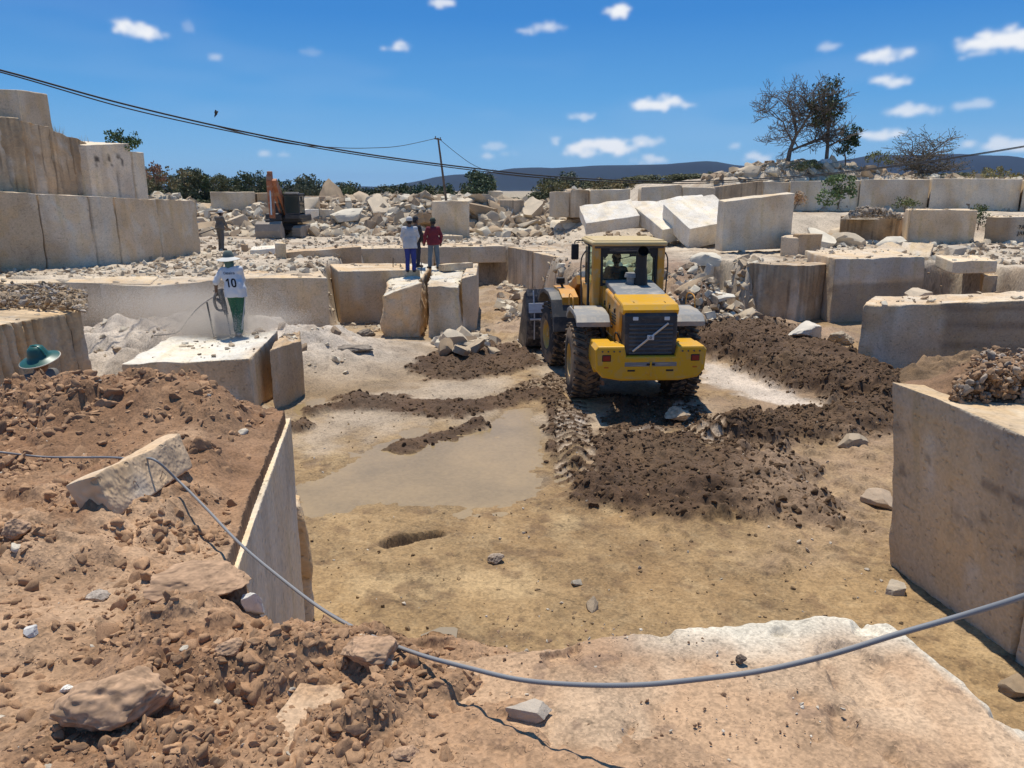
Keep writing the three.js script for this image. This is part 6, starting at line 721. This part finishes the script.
function leafGeo(pts, per, spread, size, seed, col) { const R = rng(seed), pos = [], nor = [], cl = []; const q = new THREE.Quaternion(), v = new THREE.Vector3();
  for (const p of pts) for (let i = 0; i < per; i++) { const r = spread * Math.cbrt(R()), th = R() * 2 * PI, ph = Math.acos(2 * R() - 1), cx = p.x + r * sin(ph) * cos(th), cy = p.y + r * cos(ph) * .75, cz = p.z + r * sin(ph) * sin(th), s = size * (.6 + .8 * R()); q.setFromEuler(new THREE.Euler(R() * 6.3, R() * 6.3, R() * 6.3)); const k = .65 + .7 * R(), warm = R();
    const quad = [[-.5, 0], [0, -.28], [.5, 0], [0, .28]].map(([a, b]) => v.set(a * s, b * s, 0).applyQuaternion(q).clone()); const nn = new THREE.Vector3(0, 0, 1).applyQuaternion(q); for (const j of [0, 1, 2, 0, 2, 3]) { pos.push(cx + quad[j].x, cy + quad[j].y, cz + quad[j].z); nor.push(nn.x, nn.y, nn.z); cl.push(col[0] * k * (1 + .3 * warm), col[1] * k, col[2] * k); } }
  const g = new THREE.BufferGeometry(); g.setAttribute('position', new THREE.Float32BufferAttribute(pos, 3)); g.setAttribute('normal', new THREE.Float32BufferAttribute(nor, 3)); g.setAttribute('color', new THREE.Float32BufferAttribute(cl, 3)); return g; }
const LEAF = new THREE.MeshStandardMaterial({ vertexColors: true, roughness: .8, side: THREE.DoubleSide });
const onGround = (px, D) => { const x = (px - 512) / F * D; return [x, groundH(x, D) - .03, -D]; };
{ // bare tree and leafy tree on the terrace
  const D = 49, a = atD(787, 165, D); const sk = grow(21, { levels: 5, trunk: 2.0, r: .17, ratio: .72, spread: .95, bend: .42, lift: .03, side0: 1, lean: new THREE.Vector3(.16, 1, 0) });
  const fit = (sk, H, W) => { let mx = 0, my = 0; for (const t of sk.tips) { my = max(my, t.y); mx = max(mx, abs(t.x)); } const fy = H / my, fx = W / mx; for (const s of sk.segs) for (const p of [s[0], s[1]]) p.set(p.x * fx, p.y * fy, p.z * fx); for (const t of sk.tips) t.set(t.x * fx, t.y * fy, t.z * fx); return sk; };
  fit(sk, 5.5, 4.3); const t = thing('bare_tree', 'tall leafless spreading tree on the terrace above the upright slab', 'tree', [a.x, groundH(a.x, D) - .05, -D]); part(t, 'trunk', limbGeo(sk.segs, .06, 9), BARK); part(t, 'branches', limbGeo(sk.segs, 0, .06, .014), BARK);
  const b = atD(826, 165, D - .5), s2 = fit(grow(34, { levels: 3, trunk: 3.0, r: .14, ratio: .6, spread: .9, bend: .3, lift: .1, side0: 2 }), 4.9, 2.3), t2 = thing('leafy_tree', 'dark leafy tree standing beside the bare spreading tree', 'tree', [b.x, groundH(b.x, D - .5) - .05, -D + .5]); part(t2, 'trunk', limbGeo(s2.segs, .05, 9), BARK); part(t2, 'branches', limbGeo(s2.segs, 0, .05, .012), BARK); const high = s2.tips.filter((p) => p.y > 2.3); part(t2, 'crown', leafGeo(high, 26, .36, .15, 5, [.05, .075, .028]), LEAF);
  const lowP = []; { const R = rng(3); for (let i = 0; i < 26; i++) lowP.push(new THREE.Vector3((R() - .5) * .9, .9 + R() * 1.5, (R() - .5) * .8)); } const e = atD(846, 165, D - .2), t3 = thing('small_leafy_tree', 'small dark green tree on the right of the tall leafy tree', 'tree', [e.x, groundH(e.x, D) - .05, -D + .2]); part(t3, 'trunk', limbGeo(grow(8, { levels: 2, trunk: 1.1, r: .06, ratio: .6 }).segs, 0, 9), BARK); part(t3, 'crown', leafGeo(lowP, 42, .3, .16, 9, [.035, .075, .022]), LEAF);
  const D2 = 50, c = atD(918, 168, D2), s4 = fit(grow(55, { levels: 4, trunk: 1.1, r: .14, ratio: .76, spread: 1.1, bend: .4, lift: .02, side0: 3, lean: new THREE.Vector3(.1, 1, 0) }), 3.3, 3.4), t4 = thing('bare_round_tree', 'low sparse round tree with bare twigs above the pale wall blocks', 'tree', [c.x, groundH(c.x, D2) - .05, -D2]); part(t4, 'trunk', limbGeo(s4.segs, .05, 9), BARK); part(t4, 'branches', limbGeo(s4.segs, 0, .05, .015), BARK); part(t4, 'crown', leafGeo(s4.tips.filter((p, i) => i % 2 === 0), 4, .25, .1, 19, [.06, .075, .04]), LEAF);
}
{ // line of trees beyond the heap
  const R = rng(404), kinds = []; for (let k = 0; k < 5; k++) { const pts = []; const W = 1.5 + R() * .8, Hh = 3.0 + R() * 1.2; for (let i = 0; i < 70; i++) { const a = R() * 6.3, r = sqrt(R()), y = R(); pts.push(new THREE.Vector3(cos(a) * r * W * (1.1 - y * .6) + .3 * n2(i, k), .5 + y * Hh + .3 * n2(k, i), sin(a) * r * W * (1.1 - y * .6))); } kinds.push([leafGeo(pts, 34, .55, .28, 60 + k, [[.085, .115, .05], [.06, .10, .05], [.10, .12, .055], [.08, .105, .06], [.09, .125, .05]][k]), limbGeo(grow(70 + k, { levels: 2, trunk: 2.4, r: .12, ratio: .6 }).segs, 0, 9)]); }
  const place = (px, D, k, s, label, name = 'scrub_tree', group = 'trees behind the rubble heap', sy = 1) => { const t = thing(name, label, 'tree', onGround(px, D), R() * 6, group); t.scale.set(s, s * sy, s); part(t, 'crown', kinds[k][0], LEAF); part(t, 'trunk', kinds[k][1], BARK); };
  for (let i = 0; i < 34; i++) { const px = 150 + i * 9.8 + R() * 6; place(px, 66 + R() * 12, floor(R() * 5), .6 + R() * .18, 'grey green bushy tree in the row behind the long rubble heap'); }
  for (let i = 0; i < 16; i++) { const px = 490 + i * 19 + R() * 8; place(px, 90 + R() * 30, floor(R() * 5), .34 + R() * .25, 'small dark tree in the gap below the far hills', 'scrub_tree', 'small trees below the hills', .8); }
  place(481, 53, 1, .72, 'dark dense round tree right of the leaning pole', 'round_tree', undefined, .78); place(545, 74, 2, .85, 'broad pale green tree rising before the far hills', 'broad_tree', undefined, .86); place(566, 80, 3, .85, 'lower green tree beside the broad tree before the hills', 'broad_tree', undefined, .75);
  { const ms = []; for (let i = 0; i < 1500; i++) { const D = 66 + 240 * pow(R(), 1.6), x = (R() * 2 - 1) * .8 * D, s = .3 + .35 * R(); ms.push(M4(x, groundH(x, D) - .2, -D, s * 1.5, s * .4, s * 1.5, 0, R() * 6, 0)); } stuff('far_scrub', kinds[2][0], LEAF, ms, null, 'low grey green scrub covering the land beyond the quarry', 'scrub'); }
  // bushes
  const bush = (px, py, D, w, h, n, size, col, seed, label, name = 'green_bush') => { const pts = [], Q = rng(seed); for (let i = 0; i < n; i++) { const a = Q() * 6.3, r = sqrt(Q()), y = Q(); pts.push(new THREE.Vector3(cos(a) * r * w * (1 - y * .4), .1 + y * h, sin(a) * r * w * .7)); } const p = D > 0 ? atD(px, py, D) : hit(px, py), t = thing(name, label, 'bush', [p.x, p.y, p.z]); part(t, 'foliage', leafGeo(pts, 26, .22, size, seed, col), LEAF); part(t, 'stems', limbGeo(grow(seed, { levels: 2, trunk: h * .6, r: .03, ratio: .6, spread: 1.1 }).segs, 0, 9), BARK); };
  bush(838, 206, 37.6, 1.0, 1.3, 40, .15, [.10, .17, .06], 91, 'fresh green bush growing before the grey wall block');
  bush(124, 152, 32, .7, .7, 26, .12, [.05, .10, .03], 92, 'green bush on top of the smooth grey wall block'); bush(905, 209, 37.6, .9, .35, 18, .1, [.12, .15, .05], 93, 'low green weeds behind the gravel heaped block', 'weeds'); bush(978, 227, 38.5, .5, .9, 22, .1, [.10, .14, .05], 94, 'weeds in the gap beside the painted block', 'weeds'); bush(806, 172, 47, 1.2, .5, 26, .12, [.10, .13, .05], 95, 'low scrub at the foot of the leafy tree', 'low_scrub'); bush(1000, 178, 47.2, 2.0, .5, 30, .12, [.16, .17, .07], 96, 'yellow green scrub on the terrace right of the bare round tree', 'low_scrub'); bush(878, 165, 48.6, 1.0, .6, 20, .12, [.12, .15, .06], 97, 'pale scrub between the leafy tree and the bare round tree', 'low_scrub'); bush(612, 190, 50, 1.6, .6, 26, .14, [.17, .16, .07], 98, 'dry yellow green scrub behind the worn pale block', 'low_scrub'); bush(556, 194, 51, 2.0, .7, 30, .14, [.14, .15, .06], 99, 'low scrub beside the broad tree', 'low_scrub'); bush(165, 190, 50, 2.4, 1.2, 40, .16, [.13, .13, .06], 100, 'dry scrub behind the slim pale end block', 'low_scrub');
  bush(156, 182, 44, .7, .9, 18, .14, [.2, .12, .07], 101, 'reddish brown dry bush beside the upper left tier', 'dry_bush'); bush(795, 206, 37.8, .5, .5, 24, .1, [.42, .32, .18], 102, 'straw coloured dry bush beside the green bush', 'dry_bush');
  // dry grass stalks
  const G = new THREE.BufferGeometry(); G.setAttribute('position', new THREE.Float32BufferAttribute([-.006, 0, 0, .006, 0, 0, .02, 1, .03], 3)); G.computeVertexNormals(); const ms = []; const add = (px0, px1, D0, D1, n, h, fy) => { for (let i = 0; i < n; i++) { const D = mix(D0, D1, R()), px = mix(px0, px1, R()), x = (px - 512) / F * D; ms.push(M4(x, fy ? fy(px, D) : groundH(x, D), -D, 1.5, h * (.4 + R()), 1, (R() - .5) * .6, R() * 6, (R() - .5) * .6)); } };
  add(50, 86, 29.5, 31, 260, .5, (px) => heightAt(mix(128, 143, (px - 50) / 36), 29.8)); add(86, 110, 31, 32, 60, .35, () => heightAt(145, 31)); add(15, 50, 28, 29, 70, .3, (px) => heightAt(mix(120, 127, (px - 15) / 35), 28.5)); add(900, 1040, 46.8, 50, 700, .45); add(700, 860, 46.6, 49, 400, .4); add(785, 800, 37.4, 38, 150, .4); add(555, 640, 47, 51, 500, .5);
  stuff('dry_grass', G, std({ color: rgb(.42, .34, .19), side: THREE.DoubleSide }), ms, null, 'thin dry grass stalks on the wall tops and terrace', 'dry grass');
}
// ---------------------------------------------------------------- far hills
{
  const D0 = 3800, hill = (pts, D, dep, name) => { const X = [], Z = []; for (let i = 0; i <= 160; i++) X.push(mix(-.95, 1.0, i / 160) * D); for (let j = 0; j <= 30; j++) Z.push(D + (j / 30 - .35) * dep); const top = (x) => { const px = 512 + x / D * F; let k = 0; while (k < pts.length - 2 && px > pts[k + 1][0]) k++; const a = pts[k], b = pts[k + 1]; return heightAt(-3 + mix(a[1], b[1], sst(0, 1, clamp((px - a[0]) / (b[0] - a[0])))), D); };
    const g = gridGeo(X, Z, (x, z) => { const t = (z - D) / dep, e = t < 0 ? sst(-.35, 0, t) : 1 - sst(0, .65, t) * .6, h = max(-5, (top(x) - 0) * e + 14 * fbm(x / 300, z / 300, 4) * e); const k = .8 + .5 * fbm(x / 120, z / 120, 3); return [h, .008 * k, .02 * k, .026 * k]; }); struct(name, g, std({ vertexColors: true, roughness: 1 })); };
  hill([[-400, 189], [380, 189], [470, 178], [520, 171], [600, 168], [650, 167], [700, 163.5], [730, 168], [770, 175], [820, 166], [870, 159], [930, 156], [985, 159], [1030, 167], [1100, 176], [1500, 186]], D0, 1400, 'hills');
}
// ---------------------------------------------------------------- hose, wires, pole, small things
{
  const hose = std({ map: dustTex([.19, .20, .215], [.42, .37, .31], .5, 61), roughness: .6 }), on = (px, py, up = .03) => { const p = hit(px, py); p.y += up; return p; };
  const pts = [on(-40, 452), on(0, 456), on(40, 461), on(80, 462), on(108, 461.5, .03), atD(138, 460, -BANK_SLAB.position.z + .1), atD(156, 460.5, -BANK_SLAB.position.z - .03), ...[[178, 480, 2.66], [205, 508, 2.6], [240, 543, 2.58], [280, 578, 2.58], [325, 611, 2.64], [372, 636, 2.72], [420, 655, 2.78], [470, 669, 2.83], [520, 679, 2.88], [575, 685, 2.92], [640, 685, 2.98], [700, 680, 3.03], [760, 671, 3.08], [830, 656, 3.15], [900, 635, 3.23], [960, 615, 3.3], [1024, 596, 3.38], [1100, 568, 3.48], [1200, 520, 3.62]].map(([a, b, Y]) => { const q = onLevel(a, b, Y); return new THREE.Vector3(q[0], Y, -q[1]); })];
  solo('grey_hose', TB(pts.map((p, i) => p.clone().add(new THREE.Vector3(.004 * n2(i * 3.7, 1), .005 * n2(i * 5.1, 8), 0))), .0074, 420, 12), hose, 'long grey hose sagging from the earth bank across the flat stone', 'hose');
  const knot = atD(398, 647, 2.59); solo('hose_tie', JOIN(new THREE.TorusGeometry(.016, .005, 8, 20).rotateY(.6).rotateZ(.5).translate(knot.x, knot.y, knot.z), ROD([knot.x, knot.y - .01, knot.z], [knot.x + .02, knot.y - .03, knot.z + .01], .004, 6)), hose, 'small wire tie wound round the grey hose', 'tie');
}
{ // overhead wires: they sag between posts outside the view and the leaning pole
  const wm = std({ color: rgb(.018, .017, .018), roughness: .7 }), wire = (pts, r, label) => solo('overhead_wire', TB(pts, r, 200, 6), wm, label, 'wire');
  wire([atD(-120, 42, 17), atD(0, 70, 18.5), atD(120, 103, 20), atD(250, 133, 22), atD(360, 153, 24), atD(480, 169, 26), atD(560, 177, 28), atD(680, 181.5, 30), atD(800, 176, 32), atD(900, 165, 34), atD(1024, 146, 36), atD(1150, 122, 38)], .022, 'thick dark overhead wire sagging across the whole quarry');
  wire([atD(-120, 43.5, 17.2), atD(0, 72, 18.7), atD(120, 106.5, 20.2), atD(200, 125, 21.3), atD(290, 143, 22.7), atD(360, 155, 24.2), atD(480, 171, 26.2), atD(560, 179, 28.2), atD(680, 183.5, 30.2), atD(800, 177.5, 32.2), atD(900, 166, 34.2), atD(1024, 147, 36.2), atD(1150, 123, 38.2)], .016, 'thinner wire hanging just below the thick overhead wire');
  const top = atD(438, 138, 44.5), foot = atD(447, 190, 44.5); foot.y -= 1.1; const pole = thing('leaning_pole', 'thin leaning wooden pole carrying wires above the rubble', 'pole', [foot.x, foot.y, foot.z]), rel = top.clone().sub(foot); part(pole, 'shaft', ROD([0, 0, 0], rel.toArray(), .075, 10, .05), std({ map: dustTex([.12, .09, .07], [.25, .2, .16], .5, 63), roughness: 1 })); part(pole, 'cross_arm', JOIN(ROD([rel.x - .22, rel.y - .03, 0], [rel.x + .2, rel.y - .1, 0], .035), ROD([rel.x - .14, rel.y - .02, 0], [rel.x - .14, rel.y + .1, 0], .03), ROD([rel.x + .13, rel.y - .08, 0], [rel.x + .13, rel.y + .04, 0], .03)), BARK);
  wire([top, atD(400, 146, 40), atD(370, 148, 36), atD(335, 147.5, 31), atD(280, 142, 26), atD(200, 122, 22)], .014, 'thin wire running from the leaning pole to the left');
  wire([top, atD(455, 152, 45.5), atD(470, 163, 46.5), atD(485, 170, 48), atD(500, 174, 50), atD(540, 178, 55)], .016, 'thin wire dropping from the leaning pole towards the round tree');
  // bird in flight
  const b = thing('bird', 'small dark bird flying above the left wall', 'bird', atD(216, 115, 34).toArray()), bm = std({ color: rgb(.03, .028, .03), roughness: .9 }); b.scale.setScalar(.72); part(b, 'body', skin([[[-.05, -.02, 0], [.04, .05, 0], .05, .04], [[.04, .05, 0], [.07, .1, 0], .03, .022], [[-.05, -.02, 0], [-.09, -.12, 0], .03, .02]], [-.2, -.22, -.12], [.2, .2, .12], 26, .02), bm); for (const s of [-1, 1]) part(b, 'wing', new THREE.ExtrudeGeometry(new THREE.Shape([[0, 0], [.09, .12], [.1, .26], [.03, .3], [-.06, .14], [-.06, 0]].map(([x, y]) => new THREE.Vector2(x, y))), { depth: .006, bevelEnabled: false }).rotateX(s > 0 ? .5 : -.7).translate(0, .02, 0), bm);
  // ladder leaning on the brown block
  const lp = onLevel(377, 231.5, PLAIN), l = thing('ladder', 'short pale ladder leaning on the brown block in the rubble', 'ladder', [lp[0], PLAIN, -lp[1] + .5]), lm = std({ color: rgb(.58, .5, .4), roughness: .9 }); l.rotation.set(-.3, .25, -.12); for (const s of [-1, 1]) part(l, 'rail', RB(.05, 1.3, .04, s * .22, .65, 0, .01), lm); for (let i = 0; i < 4; i++) part(l, 'rung', RB(.44, .04, .03, 0, .2 + i * .3, 0, .01), lm);
  // painted letters on the brown block, worn and only partly readable
  const cv = document.createElement('canvas'); cv.width = 512; cv.height = 256; const c = cv.getContext('2d'); c.clearRect(0, 0, 512, 256); c.fillStyle = '#2a2522'; c.font = 'bold 92px sans-serif'; c.fillText('7A17 17', 20, 110); c.fillText('JAR 11', 20, 215); const R = rng(6); c.globalCompositeOperation = 'destination-out'; for (let i = 0; i < 500; i++) { c.beginPath(); c.arc(R() * 512, R() * 256, 1 + 5 * R() * R(), 0, 7); c.fill(); }
  const tx = new THREE.CanvasTexture(cv); tx.colorSpace = THREE.SRGBColorSpace; const q = signBlock.q, at = (u) => [mix(q[0][0], q[1][0], u), mix(q[0][1], q[1][1], u)], A = at(.40), B = at(.78), g = new THREE.PlaneGeometry(hypot(B[0] - A[0], B[1] - A[1]), .72, 1, 1), m = part(signBlock.m, 'painted_lettering', g, std({ map: tx, transparent: true, alphaTest: .4, roughness: 1 })); m.position.set((A[0] + B[0]) / 2, heightAt(230, A[1]), -(A[1] + B[1]) / 2 + .07); m.rotation.y = atan2(B[1] - A[1], B[0] - A[0]);
}
{ // drilling dust hanging round the worker: fine grains in the air
  const R = rng(808), ms = [], P = onLevel(233, 337, 1.3), ga = () => (R() + R() + R() + R() - 2) * .9; const g = new THREE.OctahedronGeometry(1, 0);
  const puff = (n, cx, cy, cD, sx, sy, sD) => { for (let i = 0; i < n; i++) { const y = cy + ga() * sy; if (y < 1.28) continue; const s = .002 + .0014 * R(); ms.push(M4(cx + ga() * sx, y, -(cD + ga() * sD), s)); } };
  puff(150000, P[0] - .5, 1.5, P[1] + .3, .9, .28, .6); puff(150000, P[0] - 1.2, 1.75, P[1] + .9, 1.6, .5, .9); puff(110000, P[0] - 2.3, 1.7, P[1] + 1.8, 2.0, .5, 1.2); puff(30000, P[0] + .6, 1.5, P[1] + .9, .8, .25, .6);
  stuff('drilling_dust', g, std({ color: rgb(.72, .66, .58), roughness: 1 }), ms, null, 'pale stone dust hanging in the air round the drilling worker', 'dust');
}
scene.fog = new THREE.FogExp2(new THREE.Color(.28, .5, 1), 0.00005);
renderer.render(scene, camera);
